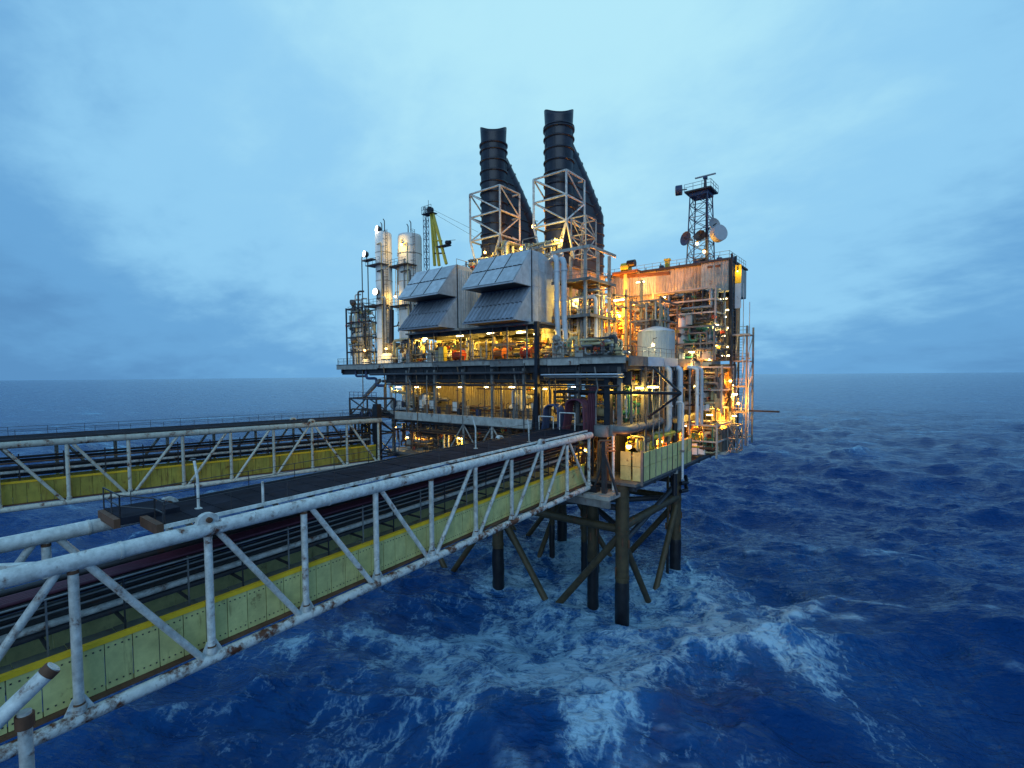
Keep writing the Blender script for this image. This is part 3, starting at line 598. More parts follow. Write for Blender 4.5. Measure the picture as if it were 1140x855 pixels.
# ------------------------------------------------------------------ walls at the back of the decks
def wall(label, o, u, v, n, ribs, m, name='corrugated_wall', d=.09):
    T = Thing(name, label, 'wall'); o, u, v = Vector(o), Vector(u), Vector(v)
    for i in range(n):
        T.part('wall_panel', G().corr(o + u * (i / n) + u.normalized() * .015, u * (1 / n) - u.normalized() * .03, v, ribs, d), m)
    T.part('base_channel', G().beam(o - Vector((0, 0, -.06)), o + u + Vector((0, 0, .06)), .3, .12), gry); T.done()
wall('tan corrugated wall behind the lamp row on the lower deck', (-64.5, 60, 23.9), (27.5, 0, 0), (0, 0, 6.9), 12, 6, tan, d=.2)
wall('tan corrugated wall at the back of the deck under filter houses', (-70, 66, 32), (33, 0, 0), (0, 0, 4.9), 13, 5, tan)
wall('dark plated wall deep inside the lower deck at right', (-37.5, 66, 23.9), (11, 0, 0), (0, 0, 6.9), 6, 4, tan)
wall('rusty plated wall deep inside the cellar deck', (-71, 66, 17), (46, 0, 0), (0, 0, 6.2), 14, 5, mat('brown_wall', (.16, .12, .07), .7, rust=.3, streak=.4))
wall('plated wall along the back left of the lower deck', (-73, 62, 23.9), (8.4, 0, 0), (0, 0, 6.9), 4, 5, tan)
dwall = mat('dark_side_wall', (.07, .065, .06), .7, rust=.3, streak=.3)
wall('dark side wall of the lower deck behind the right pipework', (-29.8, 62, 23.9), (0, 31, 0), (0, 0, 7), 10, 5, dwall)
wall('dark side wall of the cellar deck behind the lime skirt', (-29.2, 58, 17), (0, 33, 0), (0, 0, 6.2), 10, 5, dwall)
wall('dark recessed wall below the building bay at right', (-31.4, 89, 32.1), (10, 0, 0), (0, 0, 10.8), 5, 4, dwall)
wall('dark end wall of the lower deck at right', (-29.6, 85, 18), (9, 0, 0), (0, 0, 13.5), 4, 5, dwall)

# ------------------------------------------------------------------ filter houses
def filter_house(xl, xr, label, ribbed):
    T = Thing('filter_house', label, 'filter house', 'gas turbine intake filter houses')
    zt, zm, zl, yf, d = 46.7, 41.85, 37.1, 54.0, 4.0
    prof = [(yf, zl), (58.7, zl), (59.9, 40.6), (60, 44.2), (58.6, 46.0), (56.5, 46.7), (yf, zt)]
    w_ = T.part('body', G().prism([(xl, y, z) for y, z in prof], (xr - xl, 0, 0)), clad)
    if ribbed:
        for k in range(6): T.part('side_panel', G().corr((xr + .012, yf + .05 + k * .78, zl + .1), (0, .74, 0), (0, 0, 8.8 - (.7 if k == 5 else 0)), 2, .17), clad, w_)
    else:
        for za, zb in ((37.2, 39.4), (39.5, 41.75), (41.95, 44.0), (44.1, 46.5)):
            for k in range(3):
                ya, yb = yf + .1 + k * 1.58, yf + .1 + (k + 1) * 1.58 - .06
                if zb > 46 and k == 2: zb2 = 45.9
                else: zb2 = zb
                T.part('side_panel', G().box((xr + .01, ya, za), (xr + .045, yb, zb2)), clad, w_)
    T.part('corner_trim', G().box((xr + .05, yf - .02, zl - .1), (xr + .12, yf + .12, zt)), dark, w_)
    wd = xr - xl
    for (zu, zd, up) in ((zt, zm, True), (zm - .12, zl, False)):
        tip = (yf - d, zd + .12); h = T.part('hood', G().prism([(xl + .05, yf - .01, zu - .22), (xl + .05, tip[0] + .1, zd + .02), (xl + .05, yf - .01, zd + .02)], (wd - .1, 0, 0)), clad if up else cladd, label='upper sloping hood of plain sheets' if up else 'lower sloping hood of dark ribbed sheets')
        sl = Vector((0, tip[0] - yf, tip[1] - zu)); nrm = Vector((1, 0, 0)).cross(-sl).normalized() * -1
        cols, rws = (3, 2) if up else (4, 2)
        for c in range(cols):
            for r_ in range(rws):
                o = Vector((xl + wd * (c + 0) / cols + .03, yf, zu)) + sl * ((r_ + 1) / rws - .012)
                u = Vector((wd / cols - .06, 0, 0)); v = -sl * (1 / rws - .03)
                if up: T.part('hood_panel', G().prism([o, o + u, o + u + v, o + v], (0, -.05, .05)), clad, h)
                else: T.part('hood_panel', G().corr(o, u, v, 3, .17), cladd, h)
        if up:
            up_n = Vector((0, -.07, .07))
            for c in range(1, cols): x = xl + wd * c / cols; T.part('seam', G().beam(Vector((x, yf, zu)) + up_n, Vector((x, yf, zu)) + sl * .98 + up_n, .1, .06), dark, h)
            for f_ in (.5,):
                for q_ in range(12): T.part('clip', G().beam(Vector((xl + wd * (q_ + .15) / 12, yf, zu)) + sl * f_ + up_n, Vector((xl + wd * (q_ + .75) / 12, yf, zu)) + sl * f_ + up_n, .14, .07), dark, h)
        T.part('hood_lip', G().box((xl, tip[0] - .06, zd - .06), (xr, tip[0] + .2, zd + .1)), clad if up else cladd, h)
        for x in (xl, xr): T.part('cheek', G().prism([(x - .03 if x == xl else x - .05, yf - .03, zu - .05), (x - .03 if x == xl else x - .05, tip[0] + .02, zd + .04), (x - .03 if x == xl else x - .05, yf - .03, zd - .02)], (.08, 0, 0)), clad, h)
        T.part('mesh_screen', G().box((xl + .2, tip[0] + .4, zd - .03), (xr - .2, yf - .1, zd + .01)), blk, h)
    T.part('support_skirt', G().box((xl - .2, yf - .5, zl - .32), (xr + .5, 60.2, zl - .01)), lgry)
    for y in (54.2, 56.2, 58.2): T.part('roof_post', G().tube([(xr - .2, y, 46.0), (xr - .2, y, 47.6)], .035, 6), gry)
    T.part('roof_rail', G().tube([(xl + .5, 57.9, 47.5), (xr - .2, 57.9, 47.5), (xr - .2, 54.2, 47.6)], .035, 6), gry)
    T.done()
filter_house(-61.7, -52.7, 'left grey intake filter house with ribbed side wall', True)
filter_house(-47.8, -38.9, 'right grey intake filter house with smooth pale side wall', False)
for xl, xr, lab in ((-61.2, -53.2, 'tan turbine enclosure behind the left filter house'), (-47.3, -39.4, 'tan turbine enclosure behind the right filter house')):
    T = Thing('turbine_enclosure', lab, 'enclosure'); T.part('body', G().box((xl, 60.2, 37.02), (xr, 76, 46.2)), tan)
    for k in range(7): T.part('side_panel', G().corr((xr + .01, 60.4 + k * 2.2, 37.1), (0, 2.1, 0), (0, 0, 9), 5, .08), beige)
    T.part('roof', G().box((xl - .3, 60.1, 46.21), (xr + .3, 76.2, 46.5)), gry); T.done()

# ------------------------------------------------------------------ exhaust stacks
def stack(cx, cy, ztop, label, ydu, zdu):
    T = Thing('exhaust_stack', label, 'chimney', 'ribbed black exhaust stacks')
    n = 40; R_ = 2.18; g = G(); zs = np.linspace(46.6, ztop - 2.2, 30); prof = [(R_ * (1 + .006 * math.sin(z * 3)), z) for z in zs] + [(R_ * .97, ztop - 1.5), (R_ * 1.0, ztop - .6), (R_ * 1.02, ztop)]
    V = []; th0 = YAW
    for i, (r, z) in enumerate(prof):
        for k in range(n):
            a = 2 * math.pi * k / n; dz = 0
            if z > ztop - 1.6: dz = ((abs(math.cos(a - th0)) ** 2.2) * 1.15 - .5) * (z - ztop + 1.6) / 1.6
            V.append((cx + r * math.cos(a), cy + r * math.sin(a), z + dz))
    m = len(prof); inner = []
    for k in range(n):
        x, y, z = V[(m - 1) * n + k]; inner.append((cx + (x - cx) * .93, cy + (y - cy) * .93, z - .05))
    low = [(cx + (x - cx) * .95, cy + (y - cy) * .95, ztop - 5) for x, y, z in inner]
    V += inner + low; fs = [(i * n + k, i * n + (k + 1) % n, (i + 1) * n + (k + 1) % n, (i + 1) * n + k) for i in range(m + 1) for k in range(n)]
    g.add(V, fs, True); g.add(low, [tuple(range(n))[::-1]]); sh = T.part('shell', g, stackm)
    for z in np.arange(48.2, ztop - 1.8, 1.72):
        T.part('ring_rib', G().lathe((cx, cy, z), [(R_ - .05, -.15), (R_ + .17, -.12), (R_ + .2, .0), (R_ + .17, .12), (R_ - .05, .15)], n, False), stackm, sh)
    T.part('ring_rib', G().lathe((cx, cy, ztop - 2.3), [(R_ - .1, -.2), (R_ + .2, -.14), (R_ + .22, .1), (R_ - .1, .2)], n, False), stackm, sh)
    for k in range(0, n, 5):
        a = 2 * math.pi * k / n + .3; T.part('plate_seam', G().beam((cx + (R_ + .005) * math.cos(a), cy + (R_ + .005) * math.sin(a), 48), (cx + (R_ + .005) * math.cos(a), cy + (R_ + .005) * math.sin(a), ztop - 2.6), .07, .05), stackm, sh)
    a, b, c = Vector((cx + .1, ydu, 46.6)), Vector((cx + .1, ydu, zdu)), Vector((cx, cy + 1.2, ztop - 4.6))
    r2_ = 2.15; du = T.part('slanted_duct', G().tube([a, b, b.lerp(c, .5), c, c + (c - b).normalized() * .6], [r2_, r2_, r2_ * .96, r2_ * .8, r2_ * .6], 26), stackm)
    wg = T.part('wedge_casing', G().prism([(cx - 1.75, cy + .4, 46.7), (cx - 1.75, ydu, 46.7), (cx - 1.75, ydu + .6, zdu - .2), (cx - 1.75, cy + 1.6, ztop - 6.4), (cx - 1.75, cy + .4, ztop - 6.4)], (3.6, 0, 0)), stackm)
    for z in np.arange(48.5, ztop - 7, 1.72):
        yb_ = ydu if z < zdu else lerp(ydu, cy + 1.6, (z - zdu) / (ztop - 6.4 - zdu)); T.part('wedge_rib', G().box((cx - 1.9, cy + .6, z - .1), (cx + 2.0, yb_ - .3, z + .1)), stackm, wg)
    d1 = (c - b).normalized(); L1 = (c - b).length
    for t in np.arange(1.0, L1 - 1, 1.55):
        p = b + d1 * t; rr = r2_ * (1 - .17 * (t / L1)); T.part('ring_rib', G().tube([p - d1 * .12, p - d1 * .08, p + d1 * .08, p + d1 * .12], [rr, rr + .14, rr + .14, rr], 26, cap=False), stackm, du)
    for z in np.arange(48, zdu, 1.7): T.part('ring_rib', G().lathe((cx + .1, ydu, z), [(r2_ - .02, -.12), (r2_ + .14, -.08), (r2_ + .14, .08), (r2_ - .02, .12)], 26, False), stackm, du)
    T.done()
stackm = mat('stack_black_coating', (.020, .021, .034), .42, var=.6, vscale=.7, bump=.25)
stack(-54.1, 64.6, 70.5, 'left black ribbed exhaust stack with slanted duct behind', 73.2, 57.0)
stack(-41.2, 64.6, 69.1, 'right black ribbed exhaust stack, taller in the picture', 74.2, 56.0)

def frame_box(T, x0, x1, y0, y1, zs, r=.17, m=chord, flip=False):
    cs = [(x0, y0), (x1, y0), (x1, y1), (x0, y1)]
    for x, y in cs: T.part('post', G().tube([(x, y, zs[0]), (x, y, zs[-1])], r, 10), m)
    for i in range(4):
        a, b = cs[i], cs[(i + 1) % 4]
        for z in zs: T.part('horizontal', G().tube([(*a, z), (*b, z)], r * .9, 10), m)
        for j, (za, zb) in enumerate(zip(zs[:-1], zs[1:])):
            f = (i in (0, 3)) ^ (j % 2 == 1 and i in (1, 3)) ^ flip
            T.part('diagonal', G().tube([(*a, zb if f else za), (*b, za if f else zb)], r * .75, 10), m)
for x0, x1, zz, lab in ((-57.2, -50.7, (52.5, 56.4, 60.3), 'pale tubular lattice frame around the left exhaust stack'), (-44.1, -38.3, (52.3, 56.0, 59.5), 'pale tubular lattice frame around the right exhaust stack')):
    T = Thing('stack_frame', lab, 'lattice frame', 'lattice frames around the exhaust stacks'); frame_box(T, x0, x1, 62.0, 67.2, zz)
    for x, s in ((x0, 1), (x1, -1)):
        T.part('raking_leg', G().tube([(x, 62, zz[0]), (x + s * 1.6, 62.2, 46.6)], .17, 10), chord); T.part('raking_leg', G().tube([(x1, 62, zz[0]), (x1 - 2.4 if s > 0 else x1 + 1.2, 62.2, 46.6)], .17, 10), lgry)
        T.part('raking_leg', G().tube([(x, 67.2, zz[0]), (x + s * 1.4, 67, 46.6)], .17, 10), lgry)
    T.done()
T = Thing('steel_tower', 'open pale steel tower right of the exhaust stacks with high balcony', 'steel frame')
frame_box(T, -37.8, -35.4, 62.5, 65.5, (47.2, 50.0, 52.6), .12, lgry)
for x in (-37.6, -33.2):
    for y in (58.5, 62, 65.4): T.part('column', G().box((x - .18, y - .18, 32), (x + .18, y + .18, 47)), lgry)
for z in (47.0, 42.8, 38.0):
    (T.part('floor', G().box((-38.2, 58.2, z - .1), (-32.4, 65.6, z)), grate) if z < 46 else None); T.part('edge_beam', G().box((-38.3, 58.0, z - .3), (-32.4, 58.18, z + .1)), lgry if z > 46 else gry)
    T.part('edge_beam', G().box((-32.38, 58.0, z - .3), (-32.2, 65.6, z + .1)), lgry if z > 46 else gry)
    if z < 47: handrail(T, [(-38.1, 58.1, z), (-32.3, 58.1, z), (-32.3, 65.4, z)], 1.15, 1.6, gry, .03)
T.part('tie_rod', G().tube([(-33.2, 58.5, 38.2), (-37.6, 58.5, 42.2)], .09, 8), lgry)
T.done()
for i, (px, pyt, pyb) in enumerate(((620, 287, 345), (628, 289, 352))):
    T = Thing('downpipe', ('left' if i == 0 else 'right') + ' one of two pale downpipes beside the right filter house', 'pipe')
    a = PY(px, pyt, 57.4); b = PY(px, pyb, 57.4); T.part('pipe', G().tube([(a[0] - 2.2, 59, a[2] + .2), (a[0] - .3, 57.5, a[2] + .2), (a[0], 57.4, a[2] - .6), (a[0], 57.4, b[2]), (a[0] + .3, 57.4, 33)], .38, 14, .5), pipe_w)
    for z in (36, 40, 44): T.part('flange', G().tube([(a[0], 57.4, z), (a[0], 57.4, z + .2)], .48, 14), pipe_w)
    T.done()
T = Thing('exhaust_vessel', 'tall rust streaked pale vertical vessel beside right filter house', 'vessel')
c = (XatY(612, 61), 61, 0); k = T.part('shell', G().lathe((c[0], c[1], 32), [(1.25, 0), (1.25, 9), (1.0, 10.2), (.5, 10.8), (.5, 12)], 22), mat('rust_streaked_vessel', (.5, .47, .4), .5, rust=.3, streak=.6))
for z in (33.5, 36, 39): T.part('band', G().lathe((c[0], c[1], z), [(1.26, 0), (1.33, .02), (1.33, .2), (1.26, .22)], 22, False), lgry, k)
T.done()

# ------------------------------------------------------------------ right hand building
T = Thing('accommodation_block', 'long panelled building with rust stained beige cladding on the right', 'building')
yb = 84.0; zt, zb = 47.9, 44.0
b = T.part('wall', G().box((-43, yb, 43), (-21.4, 94, zt)), tan); T.part('lower_wall', G().box((-43, yb, 32), (-31.5, 94, 42.99)), tan)
xs = rows(-43, -25.6, 1.55)
for a, c in zip(xs[:-1], xs[1:]): T.part('wall_panel', G().corr((a + .03, yb - .02, zb), (c - a - .06, 0, 0), (0, 0, zt - zb - .1), 3, .06), beige, b)
for a, c in [q_ for q_ in zip(xs[:-1], xs[1:]) if q_[1] < -31]: T.part('wall_panel', G().corr((a + .03, yb - .01, 32.2), (c - a - .06, 0, 0), (0, 0, zb - 32.4), 3, .06), mat('tan_lower_cladding', (.42, .33, .2), .6, var=.2, streak=.4), b)
T.part('string_course', G().box((-43, yb - .22, zb - .14), (-25.6, yb - .1, zb - .01)), gry, b)
bay = T.part('bay', G().box((-25.55, 82.6, 43.0), (-21.3, 93.9, 47.75)), beige)
for i, (a, c) in enumerate(zip(rows(-25.5, -21.35, 1.04)[:-1], rows(-25.5, -21.35, 1.04)[1:])): T.part('bay_panel', G().corr((a + .02, 82.58, 43.1), (c - a - .04, 0, 0), (0, 0, 4.55), 2, .05), lgry, bay)
for a, c in zip(rows(82.7, 93.8, 1.6)[:-1], rows(82.7, 93.8, 1.6)[1:]): T.part('bay_panel', G().corr((-21.28, a + .03, 43.1), (0, c - a - .06, 0), (0, 0, 4.55), 2, .05), lgry, bay)
for x in (-24.5, -23.3): T.part('vent', G().box((x, 82.4, 46.9), (x + .8, 82.52, 47.2)), rustm, bay)
rf = T.part('roof', G().box((-43.3, 83.7, 47.91), (-21.1, 94.2, 48.2)), rustm)
T.part('roof_edge', G().box((-43.3, 83.5, 47.85), (-25.7, 83.69, 48.25)), dark, rf)
T.part('bay_roof', G().box((-25.7, 82.3, 47.76), (-21.0, 83.69, 48.1)), dark, rf)
T.done()
T = Thing('guard_rail', 'thin guard rail along the roof edge of the panelled building', 'guard rail'); handrail(T, [(-43, 84, 48.2), (-25.7, 84, 48.2), (-25.5, 82.5, 48.1), (-21.2, 82.5, 48.1), (-21.2, 93, 48.2)], 1.1, 1.5, gry, .028); T.done()
T = Thing('ladder_tower', 'dark louvred ladder tower up the right edge of the building', 'ladder tower')
for y in (82.2, 84.4): T.part('stile', G().box((-20.9, y - .12, 24), (-20.6, y + .12, 48.6)), blk)
T.part('dark_louvre', G().box((-21.15, 82.3, 33), (-20.95, 84.3, 47.6)), blk)
for z in np.arange(24.6, 48, .9): T.part('rung', G().box((-20.82, 82.32, z), (-20.7, 84.28, z + .1)), dark)
T.done()
T = Thing('sign_board', 'tall yellow lit board fixed to the top right of building', 'board')
a = PY(818, 300, 84); T.part('board', G().box((-20.5, 83.2, 44.1), (-19.6, 83.35, 46.9)), yel); T.part('lower_board', G().box((-20.5, 83.2, 40.2), (-19.6, 83.33, 44.05)), pipe_w); T.part('bracket', G().box((-20.9, 83.36, 44.6), (-19.8, 83.5, 44.8)), dark); T.done()
# ------------------------------------------------------------------ tank hut etc. on the main deck at right
T = Thing('tank_hut', 'pale blue eight sided tank hut on the right deck edge', 'hut')
c = Vector((-28.0, 70.0, 32)); R8 = 2.6
for k in range(8):
    a0, a1 = (k + .5) * math.pi / 4, (k + 1.5) * math.pi / 4; p = c + Vector((math.cos(a0), math.sin(a0), 0)) * R8; q = c + Vector((math.cos(a1), math.sin(a1), 0)) * R8
    T.part('wall_panel', G().corr(p, q - p, (0, 0, 4.1), 5, .06), mat('tank_hut_paint', (.36, .42, .43), .4, var=.12, streak=.12))
T.part('roof', G().lathe((c.x, c.y, 36.1), [(R8 + .12, 0), (R8 + .12, .15), (.8, .75), (.3, .85)], 8), pipe_w)
T.part('roof_vent', G().lathe((c.x - .5, c.y, 36.7), [(.45, 0), (.45, .9), (.6, .95), (.6, 1.15)], 12), dark); T.done()
wall('low corrugated pale wall left of the eight sided hut', (-35.2, 63.4, 32), (4.2, 0, 0), (0, 0, 3.9), 4, 4, beige)
T = Thing('storage_vessel', 'orange lit upright cylinder vessel right of the eight sided hut', 'vessel')
c = PY(760, 370, 79); k = T.part('shell', G().lathe((c[0], 79, 33), [(.3, 0), (1.15, .3), (1.15, 5.6), (.8, 6.3), (.2, 6.6)], 20), white)
for z in (34.5, 37): T.part('band', G().lathe((c[0], 79, z), [(1.16, 0), (1.22, .02), (1.22, .15), (1.16, .17)], 20, False), lgry, k)
for a in (.5, 2.6, 4.7): T.part('leg', G().box((c[0] + .9 * math.cos(a) - .1, 79 + .9 * math.sin(a) - .1, 32), (c[0] + .9 * math.cos(a) + .1, 79 + .9 * math.sin(a) + .1, 33.4)), gry)
T.done()

# orange lit steelwork
T = Thing('pipe_portal', 'cream steel portal frame with diagonal brace glowing orange at centre right', 'steel frame')
pts = lambda px, py: tuple(PY(px, py, 71))
def bm(a, b, wd=.34, m=pipe_y): T.part('member', G().beam(pts(*a), pts(*b), wd, wd), m)
bm((665, 318), (665, 398)); bm((684, 322), (684, 398)); bm((664, 327), (700, 330)); bm((666, 356), (684, 328), .28); bm((666, 358), (690, 358)); bm((668, 362), (682, 384), .22); bm((697, 322), (697, 398)); bm((684, 340), (714, 346)); bm((714, 312), (714, 360)); bm((707, 366), (726, 366), .2)
T.done()
# ------------------------------------------------------------------ process equipment
def ring(c, r, tr, axis, n=14):
    axis = Vector(axis).normalized(); u = axis.orthogonal().normalized(); w_ = axis.cross(u)
    return G().tube([Vector(c) + (u * math.cos(2 * math.pi * k / n) + w_ * math.sin(2 * math.pi * k / n)) * r for k in range(n + 1)], tr, 6, cap=False)
def skid(label, x0, x1, y0, y1, z0, z1, seed, npipe=12, nves=1, nval=4, ncab=1, frame=True, pms=None, name='process_skid', levels=1, vmat=None, rmax=.26, cat='pipework'):
    R = random.Random(seed); T = Thing(name, label, cat); pms = pms or [pipe_g, pipe_d, pipe_b, pipe_y, lgry, pipe_w]
    u = R.uniform
    if frame:
        fm = R.choice([gry, dark, lgry])
        for x in (x0, x1):
            for y in (y0, y1): T.part('column', G().box((x - .12, y - .12, z0), (x + .12, y + .12, z1)), fm)
        for k in range(levels):
            z = lerp(z0, z1, (k + 1) / levels) - .12 * (k == levels - 1)
            for y in (y0, y1): T.part('beam', G().box((x0 + .12, y - .1, z - .24), (x1 - .12, y + .1, z)), fm)
            for x in (x0, x1): T.part('beam', G().box((x - .1, y0 + .12, z - .24), (x + .1, y1 - .12, z)), fm)
    for _ in range(npipe):
        r = u(.05, rmax) * (1 if R.random() < .75 else 1.4); p = [u(x0 + r, x1 - r), u(y0 + r, y0 + (y1 - y0) * .7), u(z0, z1)]
        ax = R.choice((0, 2, 2)); pts_ = [tuple(p)]
        for s_ in range(R.randint(2, 5)):
            q = list(p); q[ax] = (u(x0 + r, x1 - r), u(y0 + r, y1 - r), u(z0 + r, z1 - r))[ax]
            if abs(q[ax] - p[ax]) > .6: pts_.append(tuple(q)); p = q
            ax = R.choice([a for a in (0, 1, 2, 2, 0) if a != ax])
        if len(pts_) < 2: continue
        m = R.choice(pms); k = T.part('pipe', G().tube(pts_, r, 9, r * 2.2), m)
        a, b = Vector(pts_[0]), Vector(pts_[1]); d = (b - a).normalized()
        for t_ in (.25, .7): T.part('flange', G().tube([a.lerp(b, t_), a.lerp(b, t_) + d * .12], r * 1.5, 10), m, k)
    for _ in range(nves):
        r = u(.45, .85); L_ = u(1.5, min(4, max(1.7, (x1 - x0) * .6))); vm = vmat or R.choice([white, lgry, pipe_y]); cx, cy = u(x0 + r, max(x0 + r + .1, x1 - r)), u(y0 + r, y1 - r)
        if R.random() < .5 and z1 - z0 > 3.2:
            k = T.part('vessel', G().lathe((cx, cy, z0 + .5), [(r * .3, 0), (r * .85, .18), (r, .45), (r, 2.1), (r * .85, 2.4), (r * .3, 2.6)], 16), vm)
            for a in (.3, 2.4, 4.5): T.part('leg', G().box((cx + r * .7 * math.cos(a) - .06, cy + r * .7 * math.sin(a) - .06, z0), (cx + r * .7 * math.cos(a) + .06, cy + r * .7 * math.sin(a) + .06, z0 + .8)), gry, k)
        else:
            zc_ = z0 + r + .5; xa, xb = cx - L_ / 2, cx + L_ / 2
            k = T.part('vessel', G().tube([(xa, cy, zc_), (xa + .15, cy, zc_), (xa + .4, cy, zc_), (xb - .4, cy, zc_), (xb - .15, cy, zc_), (xb, cy, zc_)], [r * .3, r * .8, r, r, r * .8, r * .3], 16), vm)
            for x in (xa + .6, xb - .8): T.part('saddle', G().box((x, cy - r * .7, z0), (x + .2, cy + r * .7, zc_ - r * .6)), gry, k)
    for _ in range(nval):
        c = Vector((u(x0, x1), u(y0, y0 + .5 * (y1 - y0)), u(z0 + .6, z1 - .5))); k = T.part('valve', G().tube([c - Vector((.3, 0, 0)), c - Vector((.12, 0, 0)), c + Vector((.12, 0, 0)), c + Vector((.3, 0, 0))], [.22, .13, .13, .22], 10).tube([c, c + Vector((0, -.45, 0))], .05, 6), R.choice([red, pipe_g, green, yelc, dark]))
        T.part('handwheel', ring(c + Vector((0, -.45, 0)), .25, .035, (0, 1, 0)), R.choice([red, dark, yelc]), k)
    for _ in range(ncab):
        w_, h_ = u(.7, 1.3), u(1.0, 1.9); cx, cy = u(x0, x1 - w_), u(y0, y0 + .6); zc_ = z0 + u(0, .4)
        k = T.part('cabinet', G().box((cx, cy, zc_), (cx + w_, cy + .5, zc_ + h_)), R.choice([lgry, gry, white, navy]))
        T.part('cabinet_door', G().box((cx + .06, cy - .03, zc_ + .08), (cx + w_ - .06, cy - .002, zc_ + h_ - .08)), R.choice([lgry, white]), k)
    T.done()
X = XatY
# lower deck, front, left of the tan wall
skid('cluttered pipework at the left end of lower deck', -72.8, -65.2, 56, 61, 23.85, 29.2, 1, 16, 2, 5, 2)
skid('dark pump set on lower deck left of the tan wall', -64.2, -58.5, 55.6, 59.4, 23.85, 27.2, 2, 8, 1, 3, 2, frame=False, pms=[pipe_d, gry, dark])
skid('low pipe rack in front of the tan lower deck wall', -57.5, -46.5, 56.2, 59.2, 23.85, 26.0, 3, 7, 0, 3, 1, frame=False, pms=[pipe_d, pipe_b])
skid('pipework and cabinets at right end of the tan lower deck wall', -45.8, -38.6, 56, 60, 23.85, 28.8, 4, 9, 1, 4, 2)
# cellar deck front
skid('brown pipe tangle on the cellar deck behind the near bridge', -71, -58, 56, 61, 17, 22.6, 5, 46, 2, 6, 1, pms=[pipe_b, pipe_d, rustm, gry])
skid('rusty pipe tangle on the cellar deck below the long pale beam', -57, -41, 56, 61, 17, 22.6, 6, 46, 2, 6, 2, pms=[pipe_b, pipe_d, rustm, gry])
skid('brown cellar deck pipework beneath the hose arches', -40, -30.5, 55.6, 60, 17, 22.6, 7, 44, 1, 6, 1, pms=[pipe_b, pipe_d, rustm, pipe_y])
# main deck front, below the filter houses
skid('lit pipework under the left edge of left filter house', -70.2, -63.6, 55, 60, 32, 36.6, 8, 32, 2, 6, 2, frame=False, pms=[pipe_y, pipe_d, pipe_g, pipe_b])
skid('yellow lit pipe skid under the left filter house', -63, -56.5, 55.6, 61, 32, 36.2, 9, 18, 1, 6, 2, frame=False, pms=[pipe_y, pipe_b, pipe_d, pipe_g])
skid('yellow lit machinery between the two filter houses at deck level', -56, -49, 55.6, 62, 32, 36.2, 10, 12, 2, 4, 2, frame=False, vmat=pipe_y, pms=[pipe_y, pipe_g, pipe_d])
skid('dense lit pipework under the right filter house', -48.2, -38.4, 55.8, 62, 32, 36.2, 11, 22, 2, 8, 1, frame=False, pms=[pipe_y, pipe_b, pipe_d, pipe_g])
# right of the filter house
skid('rail side pipework at the foot of the downpipes', -37.4, -33.4, 55, 58, 32, 35.4, 12, 14, 0, 5, 1, frame=False, pms=[pipe_y, pipe_g, lgry])
skid('yellow lit tall pipe bank beside the steel tower', -37.2, -32.6, 60, 66, 32, 42.4, 13, 64, 3, 10, 2, frame=False, pms=[pipe_y, white, pipe_g, pipe_b], levels=3)
skid('orange lit pipe bank right of the steel tower', -32, -27.4, 70, 77, 32, 41, 14, 56, 2, 10, 0, pms=[pipe_y, pipe_b, pipe_g], levels=3)
skid('valve manifold on the main deck edge by the rail', -33, -26.2, 54.8, 58.5, 32, 34.6, 15, 34, 1, 10, 1, frame=False, pms=[pipe_g, pipe_d, pipe_y])
skid('upper pipe bridge glowing orange before the panelled building', -41, -35.5, 76.5, 82.5, 34, 42.2, 16, 40, 2, 6, 0, pms=[pipe_y, pipe_b, rustm], levels=3)
# stack bases
skid('lit pipework on the roof behind the left filter house', -52.4, -47.9, 60.5, 68, 46.5, 51.4, 17, 18, 1, 4, 1, frame=False, pms=[pipe_y, pipe_g, lgry])
skid('pipework around the base of the left exhaust stack', -58, -50.8, 60.6, 62.4, 46.5, 49.6, 18, 12, 0, 3, 1, frame=False, pms=[pipe_y, lgry, pipe_g])
skid('pipework around the base of the right exhaust stack', -46, -38.4, 60.6, 62.4, 46.5, 50.6, 19, 16, 1, 3, 1, frame=False, pms=[pipe_y, lgry, pipe_g])
# right side, main deck up to the building
skid('dense lit pipe stack before the bay at right, upper level', -31.5, -21.8, 77.5, 82.3, 37.5, 43.2, 20, 90, 2, 10, 2, pms=[pipe_g, gry, pipe_b, pipe_d, pipe_y, pipe_d], levels=3)
skid('dense lit pipe stack at right, main deck level', -28.6, -21.8, 77, 83.4, 32, 37.4, 21, 80, 3, 12, 3, pms=[pipe_g, gry, pipe_y, pipe_d, pipe_d, green], levels=2)
# right side, below the main deck
skid('lit pumps and cabinets on the right lower deck', -31, -25.9, 57, 62, 23.85, 29, 22, 26, 2, 6, 2, pms=[pipe_y, white, pipe_g, green], vmat=white)
skid('lit pipework halfway along the right lower deck', -30, -25.9, 63, 72, 23.85, 29.5, 23, 44, 2, 8, 2, pms=[pipe_g, pipe_w, pipe_y, green])
skid('pipework under the right tower between main and lower deck', -27, -20.8, 77.5, 84, 24, 31.2, 24, 80, 3, 14, 3, pms=[pipe_g, gry, pipe_y, pipe_b, pipe_d, pipe_d], levels=2)
skid('orange lit pipe cluster on the cellar deck right side', -27, -24.4, 57, 74, 18.5, 22.4, 25, 64, 1, 14, 0, frame=False, pms=[pipe_b, pipe_y, rustm, yelc], rmax=.3)
skid('orange and green lit pipework hanging at the lower right', -25.5, -20.6, 74.5, 82, 17.6, 22.6, 26, 60, 3, 12, 2, pms=[pipe_b, yelc, green, rustm, pipe_y], levels=2)
